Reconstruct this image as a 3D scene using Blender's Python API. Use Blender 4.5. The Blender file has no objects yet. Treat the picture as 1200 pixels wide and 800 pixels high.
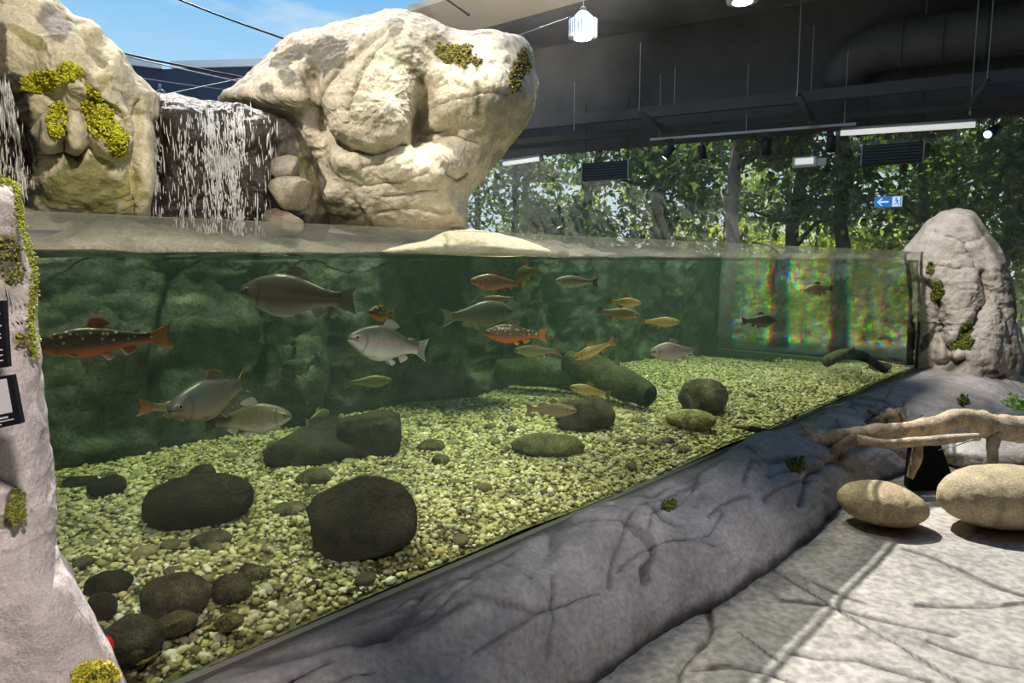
import bpy, bmesh, math, random
import numpy as np
from mathutils import Vector, Matrix

random.seed(7)
rng = np.random.default_rng(7)
scn = bpy.context.scene
COL = scn.collection

# ------------------------------------------------------------------ camera
F = 800.0
H = 1.5
TH = math.atan(92 / F)
cam_d = bpy.data.cameras.new('camera')
cam_d.sensor_width = 36.0
cam_d.lens = 36.0 * F / 1200.0
cam_d.clip_end = 200
cam = bpy.data.objects.new('camera', cam_d)
cam.location = (0, 0, H)
cam.rotation_euler = (math.pi / 2 - TH, 0, 0)
COL.objects.link(cam)
scn.camera = cam

# ------------------------------------------------------------------ world
SKY_GAIN = 1.0
world = bpy.data.worlds.new('sky')
scn.world = world
world.use_nodes = True
wt = world.node_tree
wt.nodes.clear()
wo = wt.nodes.new('ShaderNodeOutputWorld')
bg = wt.nodes.new('ShaderNodeBackground')
tc = wt.nodes.new('ShaderNodeTexCoord')
sep = wt.nodes.new('ShaderNodeSeparateXYZ')
wt.links.new(tc.outputs['Generated'], sep.inputs[0])
ramp = wt.nodes.new('ShaderNodeValToRGB')
cr = ramp.color_ramp
cr.elements[0].position = 0.0
cr.elements[0].color = (0.80, 0.88, 0.92, 1)
cr.elements[1].position = 0.75
cr.elements[1].color = (0.14, 0.36, 0.72, 1)
e = cr.elements.new(0.16); e.color = (0.52, 0.77, 0.92, 1)
e = cr.elements.new(0.36); e.color = (0.17, 0.48, 0.85, 1)
wt.links.new(sep.outputs['Z'], ramp.inputs[0])
mp = wt.nodes.new('ShaderNodeMapping')
mp.inputs['Scale'].default_value = (2.0, 2.0, 7.0)
wt.links.new(tc.outputs['Generated'], mp.inputs[0])
cn = wt.nodes.new('ShaderNodeTexNoise')
cn.inputs['Scale'].default_value = 1.6
cn.inputs['Detail'].default_value = 6
cn.inputs['Roughness'].default_value = 0.6
wt.links.new(mp.outputs[0], cn.inputs['Vector'])
cramp = wt.nodes.new('ShaderNodeValToRGB')
cramp.color_ramp.elements[0].position = 0.48
cramp.color_ramp.elements[1].position = 0.78
wt.links.new(cn.outputs['Fac'], cramp.inputs[0])
cmix = wt.nodes.new('ShaderNodeMixRGB')
cmix.inputs[2].default_value = (0.85, 0.88, 0.90, 1)
wt.links.new(cramp.outputs[0], cmix.inputs[0])
wt.links.new(ramp.outputs[0], cmix.inputs[1])
wt.links.new(cmix.outputs[0], bg.inputs[0])
bg.inputs[1].default_value = SKY_GAIN
wt.links.new(bg.outputs[0], wo.inputs[0])


# ------------------------------------------------------------------ lights
def aim(o, d):
    o.rotation_euler = Vector(d).to_track_quat('-Z', 'Y').to_euler()


def sun(name, d, strength, col, ang):
    l = bpy.data.lights.new(name, 'SUN')
    l.energy = strength; l.color = col; l.angle = math.radians(ang)
    o = bpy.data.objects.new(name, l); COL.objects.link(o)
    o.location = (0, 4, 12)
    aim(o, d)
    return o


def spot(name, loc, target, power, size, col, rad=0.12, blend=0.5):
    l = bpy.data.lights.new(name, 'SPOT')
    l.energy = power; l.color = col; l.spot_size = math.radians(size)
    l.spot_blend = blend; l.shadow_soft_size = rad
    o = bpy.data.objects.new(name, l); COL.objects.link(o)
    o.location = loc
    aim(o, Vector(target) - Vector(loc))
    return o


sun('sun', (0.25, -0.60, -1.0), 6.4, (1.0, 0.95, 0.88), 0.6)
WARM = (1.0, 0.88, 0.70)
spot('boulder_spot', (-2.2, 1.3, 5.1), (-0.5, 5.6, 2.5), 1080, 36, WARM, 0.10, 0.6)
spot('rockface_spot', (0.4, 0.4, 4.9), (-2.9, 4.0, 2.3), 1150, 42, WARM, 0.10, 0.6)
spot('post_spot', (0.9, -0.9, 3.6), (-1.1, 0.9, 0.9), 460, 36, (1.0, 0.90, 0.86), 0.15, 0.7)
for k_, (tx_, ty_) in enumerate([(-1.55, 2.95), (-0.20, 4.38), (1.20, 5.82), (2.65, 7.30)]):      # a row of lamps over the tank
    spot('tank_spot', (tx_, ty_, 4.7), (tx_ + 0.05, ty_ - 0.05, 0.4), (500, 640, 680, 560)[k_], 56, (1.0, 0.95, 0.76), 0.25, 0.35)
spot('kerb_spot', (3.4, 1.4, 4.8), (0.75, 2.75, 0.45), 330, 27, (1.0, 0.95, 0.95), 0.15, 0.7)
spot('front_fill', (1.6, -1.6, 4.3), (-0.5, 3.9, 1.2), 620, 36, (1.0, 0.96, 0.90), 0.15, 0.8)  # added fill without a fixture, brightens the fish and tank stones
spot('corner_spot', (1.2, 4.6, 5.2), (4.8, 7.0, 1.5), 1500, 36, (1.0, 0.92, 0.82), 0.12, 0.7)
spot('soffit_fill', (1.6, 5.6, 3.9), (0.0, 9.6, 5.4), 1700, 60, (1.0, 0.94, 0.85), 0.2, 0.9)  # added uplight without a fixture, brightens the soffit

scn.view_settings.view_transform = 'Standard'
scn.view_settings.look = 'None'
scn.view_settings.gamma = 1.0
scn.view_settings.exposure = 0.08
scn.view_settings.use_curve_mapping = False
scn.cycles.max_bounces = 10
scn.cycles.transparent_max_bounces = 28
scn.cycles.transmission_bounces = 8
scn.cycles.volume_bounces = 0
scn.cycles.caustics_refractive = False
scn.cycles.caustics_reflective = False
scn.cycles.sample_clamp_indirect = 4.0

# ------------------------------------------------------------------ camera geometry helpers
CT, ST = math.cos(TH), math.sin(TH)
PHI = math.atan(762 * CT / F)
DV = np.array([math.sin(PHI), math.cos(PHI), 0.0])        # along the tank front
NV = np.array([-math.cos(PHI), math.sin(PHI), 0.0])       # from the visitors into the tank


def ray(px, py):
    x = (px - 600) / F; y = (py - 400) / F
    return np.array([x, CT - y * ST, -ST - y * CT])


def at(px, py, D):
    r = ray(px, py); P = r * (D / r[1]); P[2] += H
    return P


def onz(px, py, z):
    r = ray(px, py); P = r * ((z - H) / r[2]); P[2] = z
    return P


def onp(px, py, p):
    r = ray(px, py); P = r * (p / (r @ NV)); P[2] += H
    return P


def zc_of(P):
    return P[1] * CT - (P[2] - H) * ST


def proj(V):
    V = np.asarray(V, float)
    z = V[..., 2] - H
    zc = np.maximum(V[..., 1] * CT - z * ST, 0.05)
    yc = -V[..., 1] * ST - z * CT
    return 600 + F * V[..., 0] / zc, 400 + F * yc / zc


def tp(t, p, z):
    return t * DV + p * NV + np.array([0, 0, z])


# ------------------------------------------------------------------ noise
def _hash(i, j, k, s):
    h = (i.astype(np.int64) * 374761393 + j.astype(np.int64) * 668265263 + k.astype(np.int64) * 2147483647 + s * 974711) & 0xFFFFFFFF
    h = ((h ^ (h >> 13)) * 1274126177) & 0xFFFFFFFF
    h = ((h ^ (h >> 16)) * 2246822519) & 0xFFFFFFFF
    return ((h ^ (h >> 15)) & 0xFFFF) / 32767.5 - 1.0


def vnoise(P, seed=0):
    i = np.floor(P).astype(np.int64); f = P - i
    u = f * f * f * (f * (f * 6 - 15) + 10)
    r = 0
    for a in (0, 1):
        for b in (0, 1):
            for c in (0, 1):
                w = (u[:, 0] if a else 1 - u[:, 0]) * (u[:, 1] if b else 1 - u[:, 1]) * (u[:, 2] if c else 1 - u[:, 2])
                r = r + w * _hash(i[:, 0] + a, i[:, 1] + b, i[:, 2] + c, seed)
    return r


def fbm(P, scale=1.0, octv=4, seed=0, gain=0.5, ridge=False):
    P = np.asarray(P, float) * scale
    a = 1.0; r = 0; tot = 0
    for o in range(octv):
        n = vnoise(P * (2.03 ** o) + 17.3 * o, seed + o)
        if ridge:
            n = 1 - 2 * np.abs(n)
        r = r + a * n; tot += a; a *= gain
    return r / tot


def sstep(a, b, x):
    t = np.clip((x - a) / (b - a), 0, 1)
    return t * t * (3 - 2 * t)


# ------------------------------------------------------------------ mesh helpers
def mesh_obj(name, V, Fc, mat, parent=None, smooth=True, col=None, mats=None, midx=None):
    me = bpy.data.meshes.new(name)
    V = np.asarray(V, np.float32)
    if isinstance(Fc, np.ndarray):
        n, k = Fc.shape
        me.vertices.add(len(V)); me.vertices.foreach_set('co', V.ravel())
        me.loops.add(n * k); me.loops.foreach_set('vertex_index', Fc.astype(np.int32).ravel())
        me.polygons.add(n)
        me.polygons.foreach_set('loop_start', np.arange(0, n * k, k, dtype=np.int32))
        me.update(calc_edges=True)
    else:
        me.from_pydata([tuple(map(float, v)) for v in V], [], Fc)
        me.update()
    me.polygons.foreach_set('use_smooth', np.full(len(me.polygons), smooth))
    for m in (mats or [mat]):
        me.materials.append(m)
    if midx is not None:
        me.polygons.foreach_set('material_index', np.asarray(midx, np.int32))
    if col is not None:
        a = me.color_attributes.new('Col', 'FLOAT_COLOR', 'POINT')
        c = np.ones((len(V), 4), np.float32); c[:, :3] = col
        a.data.foreach_set('color', c.ravel())
    o = bpy.data.objects.new(name, me)
    COL.objects.link(o)
    if parent is not None:
        o.parent = parent
    return o


def tag(o, label=None, cat=None, group=None, kind=None):
    if label: o['label'] = label
    if cat: o['category'] = cat
    if group: o['group'] = group
    if kind: o['kind'] = kind
    return o


def thing(name, label, cat, loc=(0, 0, 0), rz=0.0, group=None, kind=None):
    o = bpy.data.objects.new(name, None)
    o.empty_display_size = 0.1
    COL.objects.link(o)
    o.location = tuple(float(v) for v in loc); o.rotation_euler = (0, 0, rz)
    return tag(o, label, cat, group, kind)


def quads_grid(nu, nv, wrap_u=False):
    """vertex index = v*nu+u"""
    us = np.arange(nu if wrap_u else nu - 1); vs = np.arange(nv - 1)
    U, W = np.meshgrid(us, vs)
    U = U.ravel(); W = W.ravel(); U2 = (U + 1) % nu
    return np.stack([W * nu + U, W * nu + U2, (W + 1) * nu + U2, (W + 1) * nu + U], 1)


def vnormals(V, Q):
    a, b, c, d = (V[Q[:, i]] for i in range(4))
    n = np.cross(c - a, d - b)
    N = np.zeros_like(V)
    for i in range(4):
        np.add.at(N, Q[:, i], n)
    return N / np.maximum(np.linalg.norm(N, axis=1, keepdims=True), 1e-9)


class MB:
    """collects simple solids into one mesh"""
    def __init__(s):
        s.V = []; s.F = []; s.n = 0

    def add(s, V, Fc):
        s.V.append(np.asarray(V, float)); s.F += [tuple(int(i) + s.n for i in f) for f in Fc]; s.n += len(V)
        return s

    def box(s, c, size, R=None):
        h = np.array(size) / 2
        V = np.array([[x, y, z] for x in (-1, 1) for y in (-1, 1) for z in (-1, 1)]) * h
        if R is not None: V = V @ np.array(R).T
        return s.add(V + np.array(c), [(0, 1, 3, 2), (4, 6, 7, 5), (0, 4, 5, 1), (2, 3, 7, 6), (0, 2, 6, 4), (1, 5, 7, 3)])

    def tube(s, pts, rad, seg=10, caps=True, wob=0.0, seed=0):
        pts = np.asarray(pts, float); n = len(pts)
        rad = np.full(n, rad) if np.isscalar(rad) else np.asarray(rad, float)
        T = np.gradient(pts, axis=0); T /= np.linalg.norm(T, axis=1, keepdims=True)
        up = np.array([0, 0, 1.0]) if abs(T[0, 2]) < 0.9 else np.array([1.0, 0, 0])
        A = np.cross(T[0], up); A /= np.linalg.norm(A)
        V = []
        for i in range(n):
            A = A - T[i] * (A @ T[i]); A /= np.linalg.norm(A)
            B = np.cross(T[i], A)
            th = np.arange(seg) * 2 * np.pi / seg
            V.append(pts[i] + rad[i] * (np.cos(th)[:, None] * A + np.sin(th)[:, None] * B))
        V = np.concatenate(V)
        if wob:
            C = np.repeat(pts, seg, axis=0)
            V = C + (V - C) * (1 + wob * fbm(V, 9.0, 3, seed)[:, None])
        Q = [tuple(q) for q in quads_grid(seg, n, True)]
        if caps:
            Q.append(tuple(range(seg))[::-1]); Q.append(tuple(range((n - 1) * seg, n * seg)))
        return s.add(V, Q)

    def build(s, name, mat, parent=None, smooth=False, col=None):
        V = np.concatenate(s.V)
        if col is not None:
            col = np.tile(np.array(col, float), (len(V), 1)) if np.ndim(col) == 1 else col
        return mesh_obj(name, V, s.F, mat, parent, smooth, col)


def spline(pts, n):
    pts = np.asarray(pts, float)
    m = len(pts)
    t = np.linspace(0, m - 1, n); out = []
    for x in t:
        i = min(int(x), m - 2); u = x - i
        p0 = pts[max(i - 1, 0)]; p1 = pts[i]; p2 = pts[i + 1]; p3 = pts[min(i + 2, m - 1)]
        out.append(0.5 * (2 * p1 + (p2 - p0) * u + (2 * p0 - 5 * p1 + 4 * p2 - p3) * u * u + (3 * p1 - p0 - 3 * p2 + p3) * u ** 3))
    return np.array(out)


# ------------------------------------------------------------------ materials
def new_mat(name):
    m = bpy.data.materials.new(name); m.use_nodes = True
    nt = m.node_tree
    b = nt.nodes.get('Principled BSDF')
    return m, nt, b


def plain(name, col, rough=0.5, metal=0.0, emit=0.0, ecol=None, spec=None):
    m, nt, b = new_mat(name)
    b.inputs['Base Color'].default_value = (*col, 1)
    b.inputs['Roughness'].default_value = rough
    b.inputs['Metallic'].default_value = metal
    if spec is not None: b.inputs['Specular IOR Level'].default_value = spec
    if emit:
        b.inputs['Emission Color'].default_value = (*(ecol or col), 1)
        b.inputs['Emission Strength'].default_value = emit
    return m


def grain(name, col=None, attr=False, rough=0.8, amt=0.35, scale=14, bump=0.5, bscale=30, dist=0.02, stretch=(1, 1, 1), spec=0.3, detail=8, speck=0.0):
    """noise-varied surface; colour from the 'Col' vertex colours (attr) or a constant"""
    m, nt, b = new_mat(name)
    L = nt.links.new
    tcn = nt.nodes.new('ShaderNodeTexCoord')
    mpn = nt.nodes.new('ShaderNodeMapping'); mpn.inputs['Scale'].default_value = stretch
    L(tcn.outputs['Object'], mpn.inputs[0])
    n1 = nt.nodes.new('ShaderNodeTexNoise'); n1.inputs['Scale'].default_value = scale; n1.inputs['Detail'].default_value = detail
    n1.inputs['Roughness'].default_value = 0.62
    L(mpn.outputs[0], n1.inputs['Vector'])
    mr = nt.nodes.new('ShaderNodeMapRange')
    mr.inputs[1].default_value = 0.3; mr.inputs[2].default_value = 0.7
    mr.inputs[3].default_value = 1 - amt; mr.inputs[4].default_value = 1 + amt
    L(n1.outputs['Fac'], mr.inputs[0])
    mul = nt.nodes.new('ShaderNodeVectorMath'); mul.operation = 'SCALE'
    if attr:
        a = nt.nodes.new('ShaderNodeAttribute'); a.attribute_name = 'Col'
        L(a.outputs['Color'], mul.inputs[0])
    else:
        mul.inputs[0].default_value = col
    L(mr.outputs[0], mul.inputs['Scale'])
    src = mul.outputs[0]
    if speck:
        n3 = nt.nodes.new('ShaderNodeTexNoise'); n3.inputs['Scale'].default_value = scale * 9; n3.inputs['Detail'].default_value = 2
        L(tcn.outputs['Object'], n3.inputs['Vector'])
        m3 = nt.nodes.new('ShaderNodeMapRange'); m3.inputs[1].default_value = 0.35; m3.inputs[2].default_value = 0.65
        m3.inputs[3].default_value = 1 - speck; m3.inputs[4].default_value = 1 + speck
        L(n3.outputs['Fac'], m3.inputs[0])
        mul2 = nt.nodes.new('ShaderNodeVectorMath'); mul2.operation = 'SCALE'
        L(src, mul2.inputs[0]); L(m3.outputs[0], mul2.inputs['Scale']); src = mul2.outputs[0]
    L(src, b.inputs['Base Color'])
    b.inputs['Roughness'].default_value = rough
    b.inputs['Specular IOR Level'].default_value = spec
    if bump:
        n2 = nt.nodes.new('ShaderNodeTexNoise'); n2.inputs['Scale'].default_value = bscale; n2.inputs['Detail'].default_value = 9
        n2.inputs['Roughness'].default_value = 0.65
        L(mpn.outputs[0], n2.inputs['Vector'])
        bn = nt.nodes.new('ShaderNodeBump'); bn.inputs['Strength'].default_value = bump; bn.inputs['Distance'].default_value = dist
        L(n2.outputs['Fac'], bn.inputs['Height']); L(bn.outputs[0], b.inputs['Normal'])
    return m


ROCK = grain('painted_rock', attr=True, rough=0.85, amt=0.22, scale=7, bump=0.55, bscale=26, dist=0.03, speck=0.12)
KERB = grain('kerb_rock', attr=True, rough=0.55, amt=0.28, scale=5, bump=0.5, bscale=22, dist=0.02, spec=0.45, speck=0.15)
POSTM = grain('post_rock', attr=True, rough=0.85, amt=0.14, scale=30, bump=0.9, bscale=110, dist=0.006, speck=0.12)
WETROCK = grain('wet_rock', attr=True, rough=0.32, amt=0.4, scale=9, bump=0.7, bscale=30, dist=0.03, spec=0.5, speck=0.2)
TANKROCK = grain('algae_rock', attr=True, rough=0.8, amt=0.5, scale=6, bump=0.6, bscale=22, dist=0.03, speck=0.3)
STONE = grain('stone', attr=True, rough=0.8, amt=0.25, scale=9, bump=0.4, bscale=40, dist=0.01, speck=0.2)
TSTONE = grain('sunken_stone', attr=True, rough=0.7, amt=0.75, scale=16, bump=0.9, bscale=34, dist=0.03, speck=0.45)
FLOORM = grain('stamped_concrete', attr=True, rough=0.6, amt=0.25, scale=3.2, bump=0.45, bscale=16, dist=0.012, speck=0.25)
WOOD = grain('driftwood', attr=True, rough=0.8, amt=0.45, scale=12, bump=0.9, bscale=40, dist=0.012, speck=0.25)
PEBBLE = grain('pebbles', attr=True, rough=0.6, amt=0.15, scale=60, bump=0.0)
MOSSM = grain('moss', attr=True, rough=0.95, amt=0.3, scale=40, bump=0.0, spec=0.1)
BARK = grain('bark', attr=True, rough=0.9, amt=0.4, scale=8, bump=0.8, bscale=14, dist=0.04, stretch=(1, 1, 0.3))
BLACKW = grain('black_paint', (0.11, 0.112, 0.118), rough=0.7, amt=0.25, scale=1.2, bump=0.05, bscale=4)
DUCT = grain('dark_duct', (0.08, 0.08, 0.085), rough=0.5, amt=0.2, scale=2, bump=0.0)
CEILM = grain('ceiling_deck', (0.20, 0.20, 0.205), rough=0.6, amt=0.3, scale=0.8, bump=0.1, bscale=2)
WALLM = grain('dark_blue_wall', (0.05, 0.065, 0.10), rough=0.7, amt=0.2, scale=1.5, bump=0.0)
GROUND = grain('leaf_litter', (0.24, 0.22, 0.12), rough=0.95, amt=0.5, scale=3, bump=0.5, bscale=8)
BEIGE = grain('beige_soffit', (0.62, 0.55, 0.44), rough=0.8, amt=0.05, scale=1, bump=0.0)
METAL = plain('grey_metal', (0.35, 0.36, 0.37), 0.4, 0.8)
DARKMETAL = plain('dark_metal', (0.03, 0.03, 0.035), 0.45, 0.3)
STEELBLUE = plain('lamp_casing', (0.50, 0.60, 0.68), 0.4, 0.3)
WHITEP = plain('white_plastic', (0.75, 0.73, 0.66), 0.5)
TRIMW = plain('white_trim', (0.80, 0.82, 0.84), 0.5)
BULB = plain('lamp_lens', (1, 0.97, 0.88), 0.4, 0, 30, (1, 0.96, 0.86))
TUBE = plain('tube_diffuser', (0.85, 0.84, 0.78), 0.5, 0, 0.55, (1, 0.98, 0.92))
SPOTLENS = plain('spot_lens', (0.95, 0.97, 1), 0.3, 0, 1.4)
SIGNB = plain('sign_blue', (0.02, 0.22, 0.62), 0.4, 0, 0.55, (0.02, 0.24, 0.70))
SIGNW = plain('sign_white', (0.9, 0.95, 0.97), 0.4, 0, 0.6)
REDP = plain('red_plastic', (0.65, 0.01, 0.02), 0.35)
PLAQUE = plain('black_plaque', (0.012, 0.012, 0.016), 0.35)
PLAQUEW = plain('plaque_print', (0.72, 0.70, 0.70), 0.6)
SILIC = plain('pale_seal', (0.12, 0.12, 0.09), 0.6)
EYEM = plain('fish_eye', (0.01, 0.01, 0.01), 0.1)
IRIS = plain('fish_iris', (0.36, 0.29, 0.14), 0.25)


def leaf_mat():
    m, nt, b = new_mat('leaf')
    L = nt.links.new
    a = nt.nodes.new('ShaderNodeAttribute'); a.attribute_name = 'Col'
    L(a.outputs['Color'], b.inputs['Base Color'])
    b.inputs['Roughness'].default_value = 0.38
    tr = nt.nodes.new('ShaderNodeBsdfTranslucent')
    mul = nt.nodes.new('ShaderNodeVectorMath'); mul.operation = 'MULTIPLY'
    mul.inputs[1].default_value = (1.5, 1.6, 0.6)
    L(a.outputs['Color'], mul.inputs[0]); L(mul.outputs[0], tr.inputs[0])
    mx = nt.nodes.new('ShaderNodeMixShader'); mx.inputs[0].default_value = 0.55
    L(b.outputs[0], mx.inputs[1]); L(tr.outputs[0], mx.inputs[2])
    L(mx.outputs[0], nt.nodes['Material Output'].inputs['Surface'])
    return m


LEAF = leaf_mat()


def thin_glass(name, tint, gloss=1.0, rough=0.0, ior=1.45, critical=False, film=0.0, filmcol=(0.6, 0.6, 0.5), zfilm=1.535):
    """clear sheet: straight-through transmission plus Fresnel reflection (and an optional film of lime or of added haze)"""
    m, nt, b = new_mat(name)
    L = nt.links.new
    nt.nodes.remove(b)
    tr = nt.nodes.new('ShaderNodeBsdfTransparent'); tr.inputs[0].default_value = (*tint, 1)
    gl = nt.nodes.new('ShaderNodeBsdfGlossy'); gl.inputs['Roughness'].default_value = rough
    gl.inputs[0].default_value = (gloss, gloss, gloss, 1)
    fr = nt.nodes.new('ShaderNodeFresnel'); fr.inputs[0].default_value = ior
    geo = nt.nodes.new('ShaderNodeNewGeometry')
    # a sheet reflects the same from both sides
    inv = nt.nodes.new('ShaderNodeMath'); inv.operation = 'SUBTRACT'; inv.inputs[0].default_value = 1.0
    L(geo.outputs['Backfacing'], inv.inputs[1])
    mu = nt.nodes.new('ShaderNodeMath'); mu.operation = 'MULTIPLY'
    L(fr.outputs[0], mu.inputs[0]); L(inv.outputs[0], mu.inputs[1])
    mx = nt.nodes.new('ShaderNodeMixShader')
    L(mu.outputs[0], mx.inputs[0]); L(tr.outputs[0], mx.inputs[1]); L(gl.outputs[0], mx.inputs[2])
    out = mx.outputs[0]
    if critical:
        # light that comes steeply down through the water meets the upright pane beyond the critical angle and is turned back inside
        si = nt.nodes.new('ShaderNodeSeparateXYZ'); L(geo.outputs['Incoming'], si.inputs[0])
        sa = nt.nodes.new('ShaderNodeMath'); sa.operation = 'ABSOLUTE'; L(si.outputs['Z'], sa.inputs[0])
        sr_ = nt.nodes.new('ShaderNodeMapRange'); sr_.inputs[1].default_value = 0.66; sr_.inputs[2].default_value = 0.76; L(sa.outputs[0], sr_.inputs[0])
        spz = nt.nodes.new('ShaderNodeSeparateXYZ'); L(geo.outputs['Position'], spz.inputs[0])
        lt_ = nt.nodes.new('ShaderNodeMath'); lt_.operation = 'LESS_THAN'; lt_.inputs[1].default_value = 1.53; L(spz.outputs['Z'], lt_.inputs[0])
        mt = nt.nodes.new('ShaderNodeMath'); mt.operation = 'MULTIPLY'; L(sr_.outputs[0], mt.inputs[0]); L(lt_.outputs[0], mt.inputs[1])
        g2 = nt.nodes.new('ShaderNodeBsdfGlossy'); g2.inputs['Roughness'].default_value = 0.0
        m3 = nt.nodes.new('ShaderNodeMixShader'); L(mt.outputs[0], m3.inputs[0]); L(out, m3.inputs[1]); L(g2.outputs[0], m3.inputs[2])
        out = m3.outputs[0]
    if film:
        df = nt.nodes.new('ShaderNodeBsdfDiffuse'); df.inputs[0].default_value = (*filmcol, 1)
        tl = nt.nodes.new('ShaderNodeBsdfTranslucent'); tl.inputs[0].default_value = (*filmcol, 1)
        m1 = nt.nodes.new('ShaderNodeMixShader'); L(df.outputs[0], m1.inputs[1]); L(tl.outputs[0], m1.inputs[2])
        tcn = nt.nodes.new('ShaderNodeTexCoord')
        nz = nt.nodes.new('ShaderNodeTexNoise'); nz.inputs['Scale'].default_value = 7; nz.inputs['Detail'].default_value = 8
        L(tcn.outputs['Object'], nz.inputs['Vector'])
        mr = nt.nodes.new('ShaderNodeMapRange'); mr.inputs[1].default_value = 0.3; mr.inputs[2].default_value = 0.75
        mr.inputs[3].default_value = film * 0.5; mr.inputs[4].default_value = film * 1.4
        L(nz.outputs['Fac'], mr.inputs[0])
        # lime stays above the water; the window's haze film covers the whole pane
        sp = nt.nodes.new('ShaderNodeSeparateXYZ'); L(tcn.outputs['Object'], sp.inputs[0])
        st = nt.nodes.new('ShaderNodeMapRange'); st.inputs[1].default_value = zfilm - 0.01; st.inputs[2].default_value = zfilm + 0.01
        L(sp.outputs['Z'], st.inputs[0])
        mm = nt.nodes.new('ShaderNodeMath'); mm.operation = 'MULTIPLY'
        L(mr.outputs[0], mm.inputs[0]); L(st.outputs[0], mm.inputs[1])
        m2 = nt.nodes.new('ShaderNodeMixShader')
        L(mm.outputs[0], m2.inputs[0]); L(out, m2.inputs[1]); L(m1.outputs[0], m2.inputs[2])
        out = m2.outputs[0]
    L(out, nt.nodes['Material Output'].inputs['Surface'])
    return m


ACRYL = thin_glass('acrylic', (0.97, 0.985, 0.97), 0.4, critical=True, film=0.20, filmcol=(0.55, 0.55, 0.45))
CLEAR = thin_glass('clear_face', (0.98, 0.99, 0.98), 0.3)
ACRYLEDGE = plain('acrylic_edge', (0.62, 0.66, 0.58), 0.25)
WINGLASS = thin_glass('window_glass', (0.95, 0.97, 0.96), 0.8, film=0.23, filmcol=(0.75, 0.75, 0.68), zfilm=-1.0)  # film here is an added hazy veil over the trees


def prism_mat():
    """acrylic that disperses: red, green and blue are refracted by slightly different amounts through a rippled face"""
    m, nt, b = new_mat('prismatic_acrylic')
    L = nt.links.new
    nt.nodes.remove(b)
    tcn = nt.nodes.new('ShaderNodeTexCoord')
    mpn = nt.nodes.new('ShaderNodeMapping'); mpn.inputs['Scale'].default_value = (1, 1, 2.2)
    L(tcn.outputs['Object'], mpn.inputs[0])
    n = nt.nodes.new('ShaderNodeTexNoise'); n.inputs['Scale'].default_value = 9; n.inputs['Detail'].default_value = 3
    L(mpn.outputs[0], n.inputs['Vector'])
    bn = nt.nodes.new('ShaderNodeBump'); bn.inputs['Strength'].default_value = 0.16; bn.inputs['Distance'].default_value = 0.04
    L(n.outputs['Fac'], bn.inputs['Height'])
    prev = None
    for c, ior in (((0.95, 0, 0), 1.045), ((0, 0.98, 0), 1.08), ((0, 0, 0.95), 1.115)):
        r = nt.nodes.new('ShaderNodeBsdfRefraction')
        r.inputs[0].default_value = (*c, 1); r.inputs['IOR'].default_value = ior; r.inputs['Roughness'].default_value = 0.02
        L(bn.outputs[0], r.inputs['Normal'])
        if prev is None:
            prev = r.outputs[0]
        else:
            ad = nt.nodes.new('ShaderNodeAddShader'); L(prev, ad.inputs[0]); L(r.outputs[0], ad.inputs[1]); prev = ad.outputs[0]
    L(prev, nt.nodes['Material Output'].inputs['Surface'])
    return m


PRISM = prism_mat()


def water_mat():
    m, nt, b = new_mat('water')
    L = nt.links.new
    nt.nodes.remove(b)
    out = nt.nodes['Material Output']
    tr = nt.nodes.new('ShaderNodeBsdfTransparent')
    gl = nt.nodes.new('ShaderNodeBsdfGlossy'); gl.inputs['Roughness'].default_value = 0.02
    fr = nt.nodes.new('ShaderNodeFresnel'); fr.inputs[0].default_value = 1.33
    geo = nt.nodes.new('ShaderNodeNewGeometry')
    sp = nt.nodes.new('ShaderNodeSeparateXYZ'); L(geo.outputs['True Normal'], sp.inputs[0])
    ab = nt.nodes.new('ShaderNodeMath'); ab.operation = 'ABSOLUTE'; L(sp.outputs['Z'], ab.inputs[0])
    gt = nt.nodes.new('ShaderNodeMath'); gt.operation = 'GREATER_THAN'; gt.inputs[1].default_value = 0.5; L(ab.outputs[0], gt.inputs[0])
    mu = nt.nodes.new('ShaderNodeMath'); mu.operation = 'MULTIPLY'; L(fr.outputs[0], mu.inputs[0]); L(gt.outputs[0], mu.inputs[1])
    mx = nt.nodes.new('ShaderNodeMixShader')
    L(mu.outputs[0], mx.inputs[0]); L(tr.outputs[0], mx.inputs[1]); L(gl.outputs[0], mx.inputs[2])
    L(mx.outputs[0], out.inputs['Surface'])
    va = nt.nodes.new('ShaderNodeVolumeAbsorption')
    va.inputs['Color'].default_value = (0.60, 0.86, 0.52, 1); va.inputs['Density'].default_value = 0.20
    vs = nt.nodes.new('ShaderNodeVolumeScatter')
    vs.inputs['Color'].default_value = (0.58, 0.88, 0.86, 1); vs.inputs['Density'].default_value = 0.05
    vs.inputs['Anisotropy'].default_value = 0.3
    ad = nt.nodes.new('ShaderNodeAddShader'); L(va.outputs[0], ad.inputs[0]); L(vs.outputs[0], ad.inputs[1])
    L(ad.outputs[0], out.inputs['Volume'])
    return m


WATER = water_mat()


# ------------------------------------------------------------------ sculpting operations
def seg_dist(px, py, line):
    d = np.full(px.shape, 1e9)
    for (x0, y0), (x1, y1) in zip(line[:-1], line[1:]):
        dx, dy = x1 - x0, y1 - y0
        t = np.clip(((px - x0) * dx + (py - y0) * dy) / (dx * dx + dy * dy + 1e-9), 0, 1)
        d = np.minimum(d, np.hypot(px - x0 - t * dx, py - y0 - t * dy))
    return d


def ell(px, py, x, y, rx, ry, rot=0):
    c, s = math.cos(math.radians(rot)), math.sin(math.radians(rot))
    u = ((px - x) * c + (py - y) * s) / rx; v = (-(px - x) * s + (py - y) * c) / ry
    return np.hypot(u, v)


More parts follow.
